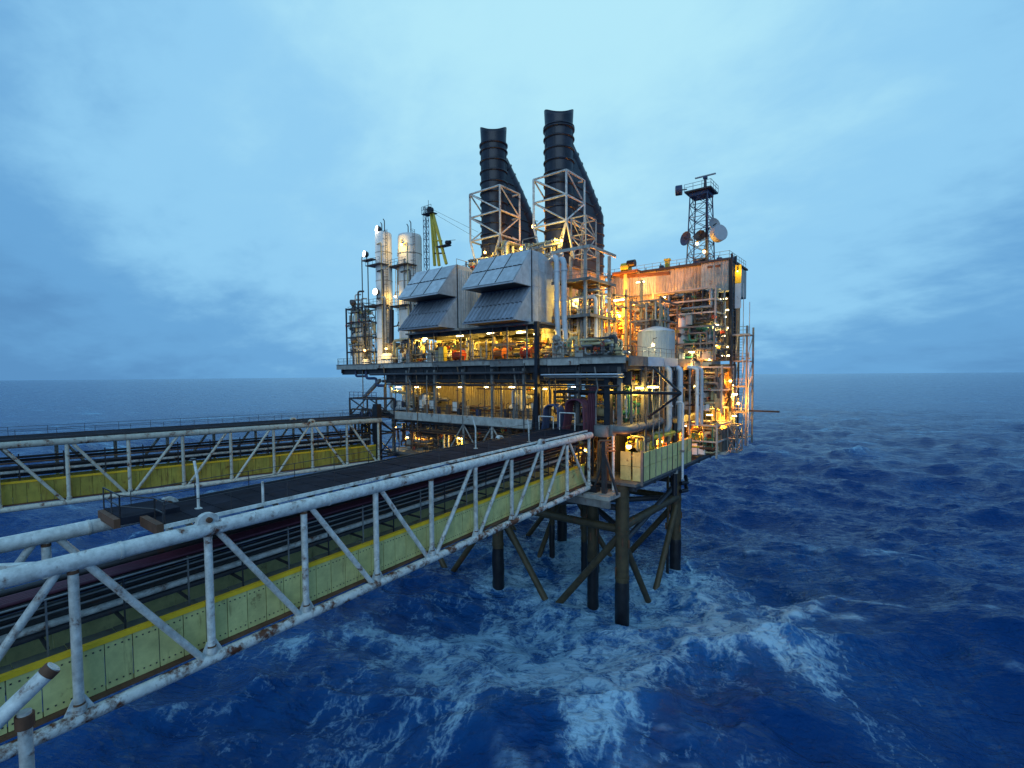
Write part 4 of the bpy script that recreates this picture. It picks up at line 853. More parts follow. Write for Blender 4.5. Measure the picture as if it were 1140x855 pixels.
# pipe runs below the main deck edge
for i, (z, r, m, y) in enumerate(((30.3, .2, pipe_d, 53.4), (29.7, .14, pipe_g, 53.2), (29.1, .24, pipe_d, 54.6), (28.6, .12, pipe_d, 53.9), (30.0, .1, pipe_w, 52.9), (29.3, .1, pipe_b, 55.2))):
    T = Thing('pipe_run', ['thick dark', 'grey galvanised', 'heavy black', 'thin dark', 'thin pale', 'thin brown'][i] + ' pipe running along under the main deck front edge', 'pipe', 'pipes under the main deck front edge')
    xa, xb = ((-74, -40), (-36.5, -26), (-72, -38), (-70, -26.5), (-36.8, -26), (-60, -28))[i]
    T.part('pipe', G().tube([(xa, y + 2, z), (xa, y, z), (xb, y, z), (xb, y + 2, z)], r, 10, .5), m)
    for x in rows(xa + 2, xb - 1, 4.5): T.part('hanger', G().box((x - .04, y - .04, z), (x + .04, y + .04, 30.98)), dark)
    T.done()
T = Thing('pipe_bend', 'dark looping pipe hanging beneath the left deck overhang', 'pipe')
T.part('pipe', G().tube([(-76.4, 54.5, 31), (-76.4, 54.5, 29.6), (-73.4, 54.5, 29.6), (-73.4, 54.5, 28.3), (-71, 54.5, 28.3)], .25, 12, .6), navy); T.part('pipe', G().tube([(-79.6, 54.5, 31), (-79.6, 54.5, 30.0), (-76.8, 54.5, 30.0)], .2, 12, .5), navy)
T.part('drop_pipe', G().tube([(-77.2, 54.3, 31), (-77.2, 54.3, 22)], .09, 8), gry); T.done()

# ------------------------------------------------------------------ rails on the decks
for lab, pl, h in (('guard rail along the main deck front edge', [(-84.5, 53.9, 32.2), (-38.0, 53.9, 32.2)], 1.15), ('guard rail on the main deck front, right of the dark post', [(-36.8, 53.9, 32.2), (-25.0, 53.9, 32.2)], 1.15), ('guard rail along the right side of main deck', [(-24.95, 54.0, 32.2), (-24.95, 92, 32.2)], 1.15),
                   ('guard rail at left end of the main deck', [(-84.5, 54.1, 32.0), (-84.5, 70, 32.0)], 1.15), ('guard rail along the lower deck front above pale beam', [(-68.5, 53.9, 23.95), (-38.5, 53.9, 23.95)], 1.1), ('guard rail along the lower deck right side', [(-25.3, 56, 23.85), (-25.3, 76, 23.85)], 1.1)):
    T = Thing('guard_rail', lab, 'guard rail'); handrail(T, pl, h, 2.0, dark if 'right side' not in lab else gry, .032); T.done()

# ------------------------------------------------------------------ red drums / hose reels and cabinets along the front
for i, (px, m, lab) in enumerate(((511, red, 'red hose drum at deck rail, left of three'), (557, mat('orange_paint', (.6, .16, .03), .5), 'orange red hose drum at deck rail, middle of three'), (588, red, 'red hose drum at deck rail, right of three'))):
    p = PY(px, 394, 55.1); T = Thing('hose_drum', lab, 'drum', 'red drums at the deck rail'); c = Vector((p[0], 55.1, 33.1))
    k = T.part('drum', G().tube([c - Vector((.75, 0, 0)), c + Vector((.75, 0, 0))], .62, 18), m)
    for s in (-.8, .8): T.part('rim', G().tube([c + Vector((s - .05, 0, 0)), c + Vector((s + .05, 0, 0))], .82, 18), m, k)
    for s in (-.8, .8): T.part('stand', G().box((c.x + s - .06, 54.9, 32), (c.x + s + .06, 55.3, 33)), dark)
    T.done()
T = Thing('control_panel', 'bright yellow lit panel at deck rail under left filter house', 'cabinet'); p = PY(491, 392, 55.2)
k = T.part('cabinet', G().box((p[0] - .6, 55.2, 32), (p[0] + .6, 55.9, 34.6)), yelc); T.part('cabinet_door', G().box((p[0] - .5, 55.15, 32.15), (p[0] + .5, 55.198, 34.5)), pipe_y, k); T.done()
for i, px in enumerate((407, 432)):
    p = PY(px, 396, 57); T = Thing('tank_drum', ('small' if i == 0 else 'large') + ' cream drum tank on the left end of main deck', 'tank'); r = (.7, 1.2)[i]
    k = T.part('shell', G().lathe((p[0], 57, 32), [(r, 0), (r, r * 1.5), (r * .7, r * 1.75), (.1, r * 1.8)], 18), white); T.part('band', G().lathe((p[0], 57, 32 + r * .8), [(r + .01, 0), (r + .06, .02), (r + .06, .12), (r + .01, .14)], 18, False), dark, k); T.done()

# ------------------------------------------------------------------ vessels at the left end
def ladder(T, x, y, z0, z1, m=dark, cage=True):
    for s in (-.25, .25): T.part('ladder_stile', G().box((x + s - .03, y - .03, z0), (x + s + .03, y + .03, z1)), m)
    g = G()
    for z in np.arange(z0 + .3, z1, .45): g.box((x - .22, y - .02, z), (x + .22, y + .02, z + .04))
    T.part('ladder_rungs', g, m, None, 'stuff')
    if cage:
        for z in np.arange(z0 + 2.5, z1, 1.4): T.part('cage_hoop', G().tube([(x - .35, y, z), (x - .35, y - .55, z), (x, y - .75, z), (x + .35, y - .55, z), (x + .35, y, z)], .03, 6), m)
def column(px, Y, wpx, pyt, label, tilt=0, extras=True, seed=0):
    R = random.Random(seed); c = PY(px, 380, Y); s = mpp(c); r = wpx * s / 2; zt = ZatY(px, pyt, Y); T = Thing('process_column', label, 'vessel', 'tall white process columns at the left end')
    hgt = zt - 32; k = T.part('shell', G().lathe((c[0], Y, 32), [(r * 1.15, 0), (r * 1.15, .4), (r, .5), (r, hgt - r * .35), (r * .93, hgt - r * .12), (r * .5, hgt)], 24), white)
    for f in (.2, .42, .63, .84): T.part('weld_band', G().lathe((c[0], Y, 32 + hgt * f), [(r + .005, 0), (r + .05, .02), (r + .05, .14), (r + .005, .16)], 24, False), lgry, k)
    for f in (.45, .75):
        z = 32 + hgt * f; q = T.part('service_platform', G().box((c[0] - r - .9, Y - r - .9, z - .12), (c[0] + r + .3, Y - r * .2, z)) if f < .9 else G().box((c[0] - r - .5, Y - r, z - .1), (c[0] + r + .5, Y + r, z)), dark)
        g = [(c[0] - r - .85, Y - r - .85, z), (c[0] + r + .25, Y - r - .85, z)]; handrail(T, g, 1.1, 1.2, dark, .03, q)
    ladder(T, c[0] + r + .5, Y - r * .6, 32, zt)
    for j in range(3):
        x = c[0] + r * (.9 + .28 * j) + .2; T.part('riser_pipe', G().tube([(c[0], Y - r, 32 + hgt * (.9 - .2 * j)), (x, Y - r - .25, 32 + hgt * (.9 - .2 * j)), (x, Y - r - .25, 32)], .12 + .04 * j, 8, .3), [pipe_y, pipe_d, lgry][j])
    for j in range(2): x = c[0] + (-.4 + .8 * j); T.part('vent_pipe', G().tube([(x, Y, zt), (x, Y, zt + 1.6 + j * .5), (x - .35, Y, zt + 2.0 + j * .5)], .09, 8, .2), dark)
    T.done(); return c, r, zt
column(429, 60, 18, 258, 'slimmer white process column at the far left', seed=1)
column(458, 63, 26, 260, 'fat white process column left of the filter houses', seed=2)
# lattice of pipes at the far left edge
T = Thing('pipe_tower', 'thin lattice tower hung with pipes at the far left edge', 'pipe tower')
c = PY(405, 380, 59); frame_box(T, c[0] - 1.6, c[0] + 1.2, 58, 61, (32, 35.2, 38.4, 41.6, 44.2), .09, gry)
for j, (dx, zt, r, m) in enumerate(((-1.5, 42, .16, lgry), (-.8, 46, .14, white), (.5, 40, .2, pipe_y), (1.1, 45, .14, lgry), (-1.1, 45, .2, white), (-.5, 43, .26, pipe_y), (.2, 46.5, .18, pipe_d), (.8, 41, .22, white), (-.1, 44, .12, pipe_g), (1.6, 53, .1, dark))): T.part('pipe', G().tube([(c[0] + dx, 57.8, 32), (c[0] + dx, 57.8, zt), (c[0] + dx + .8, 58.6, zt)], r, 10, .4), m)
for z in (36, 39.5, 42.5): T.part('service_platform', G().box((c[0] - 2.4, 57.2, z - .1), (c[0] + 1.4, 58.2, z)), dark); handrail(T, [(c[0] - 2.4, 57.2, z), (c[0] + 1.4, 57.2, z)], 1.1, 1.2, dark, .03)
for z in (38.8, 42.9, 34.6): T.part('valve', G().tube([(c[0] - .9, 57.5, z), (c[0] - .9, 57.5, z + .8)], [.45, .3], 10), dark)
T.done()
# black pipe assembly by the slim column
T = Thing('gauge_bridle', 'black upright instrument pipe right of the slim column', 'pipe'); a = PY(436, 345, 57.5); b = PY(436, 382, 57.5)
T.part('pipe', G().tube([tuple(b), tuple(a)], .42, 10), blk); T.part('branch', G().tube([(a[0], 57.5, lerp(b[2], a[2], .5)), (a[0] + 1.6, 57.5, lerp(b[2], a[2], .5)), (a[0] + 1.9, 57.5, lerp(b[2], a[2], .62))], .12, 8, .3), blk)
T.part('base_frame', G().box((a[0] - 1.6, 57, b[2] - 1.2), (a[0] + 1.6, 58, b[2])), gry); T.part('foot', G().box((a[0] - 1.2, 57.2, 32), (a[0] + 1.2, 57.8, b[2] - 1.2)), dark); T.done()

# ------------------------------------------------------------------ crane A-frame
T = Thing('crane', 'yellow crane A frame with ladder tower behind left filter house', 'crane'); Y = 66
q = lambda px, py: Vector(PY(px, py, Y))
for a, b in (((480, 236), (484, 296)), ((482, 238), (497, 294)), ((481, 236), (489, 296))): T.part('frame_leg', G().beam(q(*a), q(*b), .42, .42), yelc)
T.part('cross_tie', G().beam(q(481, 268), q(492, 268), .25, .25), yelc); T.part('cross_tie', G().beam(q(482, 282), q(495, 282), .25, .25), dark)
c = q(479, 234); T.part('sheave', G().tube([c + Vector((0, -.35, 0)), c + Vector((0, .35, 0))], .62, 16), blk); T.part('head_platform', G().box(c + Vector((-1.6, -.8, -.75)), c + Vector((1.1, .8, -.6))), dark)
handrail(T, [c + Vector((-1.6, -.8, -.6)), c + Vector((1.1, -.8, -.6))], 1.3, .9, dark, .035)
lx = q(474.5, 260); zb_, zt_ = q(475, 296).z, q(475, 231).z; frame_box(T, lx.x - .35, lx.x + .35, Y - .4, Y + .4, list(np.linspace(46.6, zt_, 14)), .05, navy)
T.part('winch_platform', G().box(q(488, 272) + Vector((0, -.6, -.5)), q(500, 272) + Vector((0, .6, -.2))), dark); T.part('winch', G().tube([q(497, 270), q(501, 270)], .4, 12), blk); T.part('whip_aerial', G().tube([q(497, 268), q(507, 267)], .04, 6), dark)
T.part('pedestal', G().box((q(484, 300).x - 1, Y - 1, 46.0), (q(497, 300).x + .5, Y + 1, 46.9)), yelc)
T.part('antenna', G().tube([c + Vector((-.5, 0, .6)), c + Vector((-.5, 0, 2.0))], .04, 6), dark)
for dz in (0, -.6): T.part('stay_wire', G().tube([c + Vector((.3, 0, .2 + dz)), (-57.2, 64, 54.5 + dz * 2)], .025, 5, cap=False), dark)
T.done()

# ------------------------------------------------------------------ telecom mast with dishes
T = Thing('telecom_mast', 'dark lattice telecom mast with top platform on the building roof', 'mast'); Y = 86.5; x0, x1 = XatY(764, Y), XatY(788, Y); xc = (x0 + x1) / 2; zt = ZatY(776, 213, Y)
zz = list(np.linspace(48.2, zt, 7))
def corner(sx, sy, z):
    t_ = (z - 48.2) / (zt - 48.2); h = lerp((x1 - x0) / 2, (x1 - x0) / 2 * .78, t_); return Vector((xc + sx * h, Y + 1.5 + sy * h, z))
cs = [(-1, -1), (1, -1), (1, 1), (-1, 1)]
for sx, sy in cs: T.part('leg', G().tube([corner(sx, sy, 48.2), corner(sx, sy, zt)], .11, 8), navy)
for i in range(6):
    for k in range(4):
        a, b = cs[k], cs[(k + 1) % 4]; T.part('lattice_bar', G().tube([corner(*a, zz[i]), corner(*b, zz[i + 1])], .05, 6), navy); T.part('lattice_bar', G().tube([corner(*b, zz[i]), corner(*a, zz[i + 1])], .05, 6), navy); T.part('horizontal', G().tube([corner(*a, zz[i + 1]), corner(*b, zz[i + 1])], .05, 6), navy)
T.part('platform', G().box((xc - 2.2, Y - .6, zt), (xc + 2.2, Y + 3.6, zt + .25)), dark); T.part('platform_frame', G().box((xc - 1.6, Y, zt - .6), (xc + 1.6, Y + 3, zt - .01)), navy)
handrail(T, [(xc - 2.2, Y - .6, zt + .25), (xc + 2.2, Y - .6, zt + .25), (xc + 2.2, Y + 3.6, zt + .25)], 1.1, 1.4, navy, .035)
T.part('cable_ladder', G().box((xc + 1.1, Y + .3, 48.2), (xc + 1.5, Y + .45, zt)), blk)
for z in (49.4, 53.4): T.part('rest_platform', G().box((xc - 1.0, Y + .3, z), (xc + 1.3, Y + 1.9, z + .18)), dark)
T.done()
T = Thing('radar_scanner', 'bar shaped radar scanner on top of the telecom mast', 'radar'); T.part('pedestal', G().tube([(xc + .8, Y + 1, zt + .25), (xc + .8, Y + 1, zt + 2.1)], [.3, .2], 10), dark); T.part('gearbox', G().box((xc + .5, Y + .7, zt + 2.1), (xc + 1.1, Y + 1.3, zt + 2.5)), navy); T.part('scanner_bar', G().box((xc - .9, Y + .85, zt + 2.52), (xc + 2.5, Y + 1.15, zt + 2.7)), dishm); T.done()
def dish(px, py, Y_, r, axis, lab, m, drum=False):
    c = Vector(PY(px, py, Y_)); ax = Vector(axis).normalized(); T = Thing('dish_antenna', lab, 'dish', 'dish antennas on the telecom mast')
    if drum: k = T.part('drum', G().tube([c - ax * .5, c + ax * .5], r, 20), m); T.part('radome', G().tube([c + ax * .5, c + ax * .58], r * .94, 20), dishm, k)
    else: k = T.part('reflector', G().dome(c, r, ax), m); T.part('feed_horn', G().tube([c, c + ax * r * .7], .08, 8), dark, k)
    T.part('bracket', G().beam(c - ax * .05, c - ax * 1.3, .16, .16), dark); T.done()
dish(756, 212, 86.5, .85, (-1, -.25, 0), 'drum antenna at top left of the telecom mast', navy, True)
dish(765, 266, 85.6, 1.2, (-.5, -1, .1), 'dark dish low on the left of the telecom mast', navy)
dish(780, 263, 86.0, .95, (-.1, -1, .2), 'dark dish in the middle of the telecom mast', blk)
dish(794, 251, 86.6, 1.15, (.9, -.6, .2), 'upper white dish on the right of the telecom mast', dishm)
dish(800, 260, 86.2, 1.35, (.9, -.7, .1), 'lower large white dish on the right of telecom mast', dishm, True)
# roof things
for i, (px, lab) in enumerate(((743, 'yellow roof cowl vent on the building roof edge'),)):
    p = PY(px, 296, 84.8); T = Thing('roof_vent', lab, 'vent'); T.part('duct', G().box((p[0] - .35, 84.5, 48.2), (p[0] + .35, 85.1, 49.6)), yelc); T.part('cowl', G().box((p[0] - .5, 84.4, 49.6), (p[0] + .5, 85.2, 49.9)), yelc); T.done()
T = Thing('crane_winch', 'green yellow winch housing left of the building roof', 'winch'); p = Vector(PY(697, 298, 78)); T.part('drum', G().tube([p + Vector((-.7, 0, 0)), p + Vector((.7, 0, 0))], .8, 16), yelc); T.part('motor', G().tube([p + Vector((.4, -.2, .5)), p + Vector((1.7, -.2, .5))], .6, 14), blk)
T.part('bed', G().box((p.x - 2.2, 77.2, p.z - 1.1), (p.x + 2.4, 78.8, p.z - .7)), rustm); T.part('boom', G().beam((p.x - 1, 78, p.z - 1.4), (p.x + 7.5, 78, p.z - 1.9), .5, .5), rustm); T.part('column', G().box((p.x - .3, 77.7, 32), (p.x + .3, 78.3, p.z - 1.1)), pipe_y); T.done()
R2 = random.Random(4)
for i in range(9):
    x = lerp(-38, -22, i / 8.) + R2.uniform(-.5, .5); T = Thing('roof_box', ORD[i] + ' small dark roof fitting from left along the building roof', 'roof fitting', 'small fittings on the building roof'); h = R2.uniform(.4, .9)
    k = T.part('box', G().box((x, 85.2, 48.2), (x + R2.uniform(.3, .8), 85.9, 48.2 + h)), navy); T.part('stub', G().tube([(x + .2, 85.5, 48.2 + h), (x + .2, 85.5, 48.6 + h)], .08, 6), dark, k); T.done()

# ------------------------------------------------------------------ hoses, boom, risers at the right front
def hose_bank(px0, px1, pyt, pyb, m, n, lab, Y_):
    T = Thing('hose_bank', lab, 'hoses', 'banks of hanging hoses at the bridge landing')
    a = PY(px0 - 4, pyb, Y_); b = PY(px1, pyt, Y_); zt = b[2]; wd = b[0] - a[0]
    for i in range(n):
        yy = Y_ + i * .24; pts_ = [Vector((a[0], yy, a[2])), Vector((a[0] + .15 * wd, yy, lerp(a[2], zt, .45)))]
        for s in np.linspace(.1, 1, 9): ang = math.pi * (1 - s); pts_.append(Vector((a[0] + wd * (.62 + .42 * math.cos(ang)), yy, zt - .9 + .9 * math.sin(ang))))
        pts_.append(pts_[-1] + Vector((.12, 0, -2.8))); T.part('hose', G().tube(pts_, .105, 8), m)
    a = Vector(PY(px0 - 6, lerp(pyt, pyb, .35), Y_ - 1.2)); w_ = 2.2
    for x in (a.x, a.x + w_): T.part('stand_post', G().tube([(x, Y_ - 1.2, a.z - 4.5), (x, Y_ - 1.2, a.z)], .07, 8), chord)
    T.part('stand_rail', G().tube([(a.x, Y_ - 1.2, a.z), (a.x + w_, Y_ - 1.2, a.z)], .07, 8), chord); T.done()
hose_bank(606, 620, 451, 486, hoseb, 7, 'bank of blue hoses arching over the bridge landing', 53.2)
hose_bank(629, 648, 445, 486, purp, 8, 'bank of purple hoses arching over the bridge landing', 53.2)
T = Thing('hose_bank', 'purple hoses hanging straight down beside the black column', 'hoses', 'banks of hanging hoses at the bridge landing')
for i in range(5): x = lerp(XatY(655, 54.6), XatY(663, 54.6), i / 4); T.part('hose', G().tube([(x + .5, 55.6, 28.6), (x + .3, 54.6, 28.4), (x, 54.6, 27), (x - .2, 54.6, 22)], .12, 8, .5), purp)
T.done()
T = Thing('boom_frame', 'long dark horizontal boom with braced tip sticking out right', 'boom'); a, b = Vector(PY(617, 436, 54.6)), Vector(PY(758, 438, 54.6))
T.part('boom', G().tube([a, b], .2, 12), blk); T.part('brace', G().tube([b, PY(727, 409, 55.5)], .15, 10), blk); T.part('brace', G().tube([b, PY(722, 464, 55.5)], .15, 10), blk); T.done()
T = Thing('black_column', 'square black column with grey drum collar at front right corner', 'column'); x = XatY(679, 54.4)
T.part('column', G().box((x - .7, 54.2, 23.8), (x + .1, 55.0, 29.6)), blk); T.part('collar', G().lathe((x - .9, 54.6, 22.4), [(1.2, 0), (1.25, .1), (1.25, 1.3), (1.1, 1.4)], 20), gry); T.part('collar_cap', G().lathe((x + .5, 54.2, 22.6), [(.42, 0), (.42, 1.2), (.35, 1.3)], 16), gry)
T.part('stand_pipe', G().tube([(x + .7, 53.9, 15.8), (x + .7, 53.9, 22.6)], .17, 10), chord); T.part('stem', G().box((x - 1.4, 54.4, 16.9), (x - .4, 54.9, 22.4)), rustm); T.done()
for i, (px, top) in enumerate(((745, 407), (757, 407))):
    T = Thing('riser_pipe', ('left' if i == 0 else 'right') + ' one of two thick pale risers on right side', 'pipe', 'pale risers on the right side'); p = PX(px, 440, -24.6); s = mpp(p); zt = PX(px, top, -24.6)[2]; zb_ = PX(px, 482, -24.6)[2]
    T.part('pipe', G().tube([(-26, p[1], zt - .3), (-24.6, p[1], zt - .3), (-24.6, p[1], zb_ + .6), (-26, p[1], zb_)], .4, 14, .6), pipe_w)
    for z in (25.5, 28.0): T.part('flange', G().tube([(-24.6, p[1], z), (-24.6, p[1], z + .22)], .52, 14), pipe_w)
    T.done()
T = Thing('riser_pipe', 'slim pale riser reaching below the lime skirt at right', 'pipe', 'pale risers on the right side'); p = PX(760, 500, -23.6); T.part('pipe', G().tube([(-24.6, p[1], 26), (-23.6, p[1], 26), (-23.6, p[1], 15.2)], .17, 10, .4), pipe_w); T.part('clamp', G().box((-24.5, p[1] - .2, 19), (-23.4, p[1] + .2, 19.3)), gry); T.done()
T = Thing('caisson_pipe', 'dark caisson pipe beside the right rear jacket leg', 'pipe'); p = PX(751, 520, -24.9); T.part('pipe', G().tube([(-24.9, p[1], 12.6), (-24.9, p[1], 23)], .35, 12), blk); T.part('collar', G().tube([(-24.9, p[1], 15.8), (-24.9, p[1], 16.3)], .5, 12), lgry); T.done()
T = Thing('grey_duct', 'fat grey horizontal duct below the right lower deck', 'duct'); a, b = Vector(PX(697, 479, -25.0)), Vector(PX(737, 468, -25.0)); T.part('duct', G().tube([a + Vector((-1.5, 0, 0)), a, b, b + Vector((-1.5, 0, 0))], .5, 16, .8), gry)
for t_ in (.25, .5, .75): T.part('band', G().tube([a.lerp(b, t_), a.lerp(b, t_) + (b - a).normalized() * .2], .56, 16), gry)
T.done()
T = Thing('duct_elbow', 'brown lit pipe elbow under the grey duct at right', 'duct'); p = Vector(PX(722, 490, -25.2)); T.part('pipe', G().tube([p + Vector((-1, -1.6, -.4)), p + Vector((0, -1.2, 0)), p + Vector((0, .6, .6)), p + Vector((-1.2, 1.2, .6))], .55, 14, .9), pipe_b); T.part('flange', G().tube([p + Vector((0, -.4, .25)), p + Vector((0, -.1, .35))], .68, 14), rustm); T.done()
# machinery frames where the near and far bridges land
for lab, x, y, w_ in (('dark frame of walkways where the far bridge meets the platform', -73.0, 50.0, 5.5), ('dark bearing frame under the near bridge end', -29.2, 52.6, 3.2)):
    T = Thing('landing_frame', lab, 'steel frame'); z0, z1 = (16.5, 26.2) if w_ > 5 else (15.82, 22.0)
    if w_ > 5:
        frame_box(T, x - 2, x + w_, y, y + 3.6, (16.5, 20.4, 23.2, 26.2), .16, dark); T.part('floor', G().box((x - 2, y, 23.2), (x + w_, y + 3.6, 23.4)), grate); handrail(T, [(x - 2, y, 26.2), (x + w_, y, 26.2)], 1.1, 1.2, navy, .04)
        T.part('black_pillar', G().box((x + w_ - .6, y - .3, 13.8), (x + w_ + .5, y + .6, 25.4)), blk)
        for k in range(4): T.part('valve_wheel', ring((x + rnd.uniform(-1, 5), y - .2, rnd.uniform(20, 25.5)), .55, .09, (.3, 1, 0)), navy if k % 2 else dark)
        for k in range(7): T.part('pipe', G().tube([(x - 2 + k, y + .3, rnd.uniform(17, 20)), (x - 2 + k, y + .3, rnd.uniform(21, 25)), (x + k * .8, y + 2.5, 24)], rnd.uniform(.1, .25), 8, .3), pipe_d)
    else:
        T.part('post', G().box((x + 1.6, y - .2, z0), (x + 2.1, y + .3, z1)), dark); T.part('strut', G().beam((x + 1.8, y, z1 - 1), (x + 3.6, y, z0), .25, .25), dark); T.part('bearing', G().box((x - 1, y - .4, z0), (x + 1, y + .6, z0 + .7)), blk); T.part('strut', G().beam((x + 1.8, y, z1 - 2), (x + .6, y, z0 + .7), .2, .2), dark)
        for k in range(4): T.part('pipe', G().tube([(x + .6 + .3 * k, y + .6, z0 + 1 + k * .6), (x + .8 + .3 * k, y + .6, z1 - .4 * k), (x + 2.6, y + 1.4, z1 - .4 * k)], .14, 8, .3), pipe_b)
    T.done()

# ------------------------------------------------------------------ stair tower on the right end
T = Thing('stair_tower', 'open stair tower with stacked landings at the far right end', 'stair tower'); sx0, sx1, sy0, sy1 = -20.9, -18.7, 83.4, 87.6; lv = [19.8, 23.9, 28.0, 32.0, 36.2]
for x in (sx0, sx1):
    for y in (sy0, sy1): T.part('column', G().box((x - .13, y - .13, 18.6), (x + .13, y + .13, 37.4 if x == sx1 else 47)), gry if x == sx1 else dark)
for i, z in enumerate(lv):
    k = T.part('landing', G().box((sx0, sy0, z - .2), (sx1, sy0 + 1.2, z)), gry); handrail(T, [(sx0, sy0, z), (sx1, sy0, z), (sx1, sy0 + 1.2, z)], 1.1, 1.4, gry, .035, k)
    T.part('landing', G().box((sx0, sy1 - 1.2, z - .2), (sx1, sy1, z)), gry)
    if i < len(lv) - 1:
        a, b = Vector((sx0 + .7, sy0 + 1.2, z)), Vector((sx0 + .7, sy1 - 1.2, lv[i + 1]))
        for s in (-.5, .5): T.part('stringer', G().beam(a + Vector((s, 0, 0)), b + Vector((s, 0, 0)), .08, .28), lgry)
        for j in range(9): p = a.lerp(b, (j + .5) / 9); T.part('tread', G().box(p - Vector((.46, .14, .02)), p + Vector((.46, .14, .02))), grate)
for z0_, z1_ in zip(lv[:-1], lv[1:]): T.part('brace', G().tube([(sx1, sy0, z0_), (sx1, sy1, z1_)], .06, 8), gry)
T.part('bent_davit', G().tube([(sx1, sy0, 24), (sx1 + .15, sy0, 27.5), (sx1 + .8, sy0 + .3, 29.5)], .16, 8, 1), lgry)
T.part('outrigger', G().beam((sx1 - .4, sy0 + .5, 24.1), (sx1 + 4.6, sy0 + .5, 24.1), .3, .26), blk)
T.part('side_balcony', G().box((sx1 - 2.4, sy0 - .6, 35.9), (sx1 + .5, sy0 - .02, 36.15)), lgry); T.done()
for i, (x, z0, z1) in enumerate(((-18.3, 18.6, 41), (-19.2, 30, 44))):
    T = Thing('whip_mast', ('tall' if i == 0 else 'short') + ' thin mast pole outside the stair tower at right', 'pole'); T.part('pole', G().tube([(x, 83.1, z0), (x, 83.1, z1)], .06, 8), pipe_w); T.part('clamp', G().box((x - .15, 83.0, 32.2), (x + .15, 83.5, 32.4)), gry); T.done()
T = Thing('equipment_cage', 'grey box cage hanging at the lower right of the platform', 'cage'); k = T.part('box', G().box((-23.8, 78.2, 18.2), (-20.6, 82.6, 21.6)), mat('dark_grey_box', (.09, .09, .085), .6, var=.3, rust=.2))
frame_box(T, -20.4, -19.0, 79.5, 82.5, (18.0, 20.0, 22.0), .12, gry); T.part('tray', G().box((-24.4, 77.9, 17.7), (-20.2, 82.8, 18.1)), lgry); T.done()
for i, (z, y0_, y1_) in enumerate(((26.3, 76, 83), (24.4, 74, 83.5))):
    T = Thing('walkway_beam', ('upper' if i == 0 else 'lower') + ' pale walkway beam under the right end of main deck', 'beam'); T.part('beam', G().box((-23.4, y0_, z), (-23.1, y1_, z + .8)), chord); T.part('walkway', G().box((-25, y0_, z + .81), (-23.1, y1_, z + .95)), grate); handrail(T, [(-23.15, y0_, z + .95), (-23.15, y1_, z + .95)], 1.1, 1.5, lgry, .035); T.done()
for i, (px, zt) in enumerate(((776, 31), (781, 31))):
    p = PX(px, 440, -22.8); T = Thing('drain_pipe', ('left' if i == 0 else 'right') + ' one of two blue grey drain pipes below right deck edge', 'pipe'); T.part('pipe', G().tube([(-24.2, p[1], zt), (-22.8, p[1], zt - .3), (-22.8, p[1], 22.5)], .26, 12, .4), pipe_w); T.part('flange', G().tube([(-22.8, p[1], 27), (-22.8, p[1], 27.2)], .36, 12), pipe_w); T.done()

# ------------------------------------------------------------------ service risers and cable trays on the front and right faces
RR = random.Random(21)
for i in range(16):
    x = lerp(-71, -27.5, (i + .5) / 16) + RR.uniform(-.8, .8); r = RR.uniform(.05, .14); m = RR.choice([pipe_d, dark, pipe_b, gry]); y = 53.5 + RR.uniform(0, .35); z0 = RR.choice([16.9, 23.9, 23.9, 26]); z1 = RR.choice([30.9, 31.6])
    if abs(x + 37.5) < .6: x += 1.2
    T = Thing('service_riser', ORD[i] + ' thin upright service pipe from left on the platform front', 'pipe', 'thin upright pipes on the platform front')
    T.part('pipe', G().tube([(x, y, z0), (x, y, lerp(z0, z1, .55)), (x + RR.uniform(-.5, .5), y, lerp(z0, z1, .62)), (x + RR.uniform(-.2, .2), y, z1)], r, 8, .2), m)
    for t_ in (.3, .75): z = lerp(z0, z1, t_); T.part('clamp', G().box((x - r - .05, y - r - .03, z), (x + r + .05, y + r + .03, z + .1)), dark)
    T.done()
for i in range(12):
    y = lerp(57, 84, (i + .5) / 12) + RR.uniform(-.7, .7); r = RR.uniform(.06, .18); m = RR.choice([pipe_d, gry, pipe_b, pipe_g]); x = -24.75 + RR.uniform(0, .3); z0 = RR.choice([20.8, 17.5, 24]); z1 = RR.choice([30.9, 31.0])
    T = Thing('service_riser', ORD[i] + ' thin upright service pipe from the near corner on the right face', 'pipe', 'thin upright pipes on the right face')
    T.part('pipe', G().tube([(x, y, z0), (x, y, lerp(z0, z1, .5)), (x, y + RR.uniform(-.6, .6), lerp(z0, z1, .6)), (x, y, z1)], r, 8, .2), m)
    for t_ in (.3, .75): z = lerp(z0, z1, t_); T.part('clamp', G().box((x - r - .05, y - r - .05, z), (x + r + .05, y + r + .05, z + .1)), dark)
    T.done()
for i, (z, a, b, y) in enumerate(((28.35, -70, -46, 54.9), (27.9, -50, -38.5, 55.2), (28.2, -36.5, -26.5, 55.0), (22.1, -70, -52, 55.0), (21.4, -55, -39, 55.1))):
    T = Thing('cable_tray', ['upper left', 'upper middle', 'upper right', 'lower left', 'lower right'][i] + ' dark cable tray slung across the platform front', 'cable tray', 'cable trays across the platform front')
    T.part('tray', G().box((a, y, z), (b, y + .5, z + .05)), dark); T.part('tray_lip', G().box((a, y - .03, z + .0), (b, y - .003, z + .14)), dark)
    for k in range(4): T.part('cable', G().tube([(lerp(a, b, q / 10), y + .08 + .1 * k, z + .1 + RR.uniform(0, .03)) for q in range(11)], .04, 6), RR.choice([blk, purp, pipe_d]))
    for x in rows(a + 1, b - 1, 4): T.part('hanger', G().box((x - .04, y + .5, z), (x + .04, y + .56, z + 2)), dark)
    T.done()
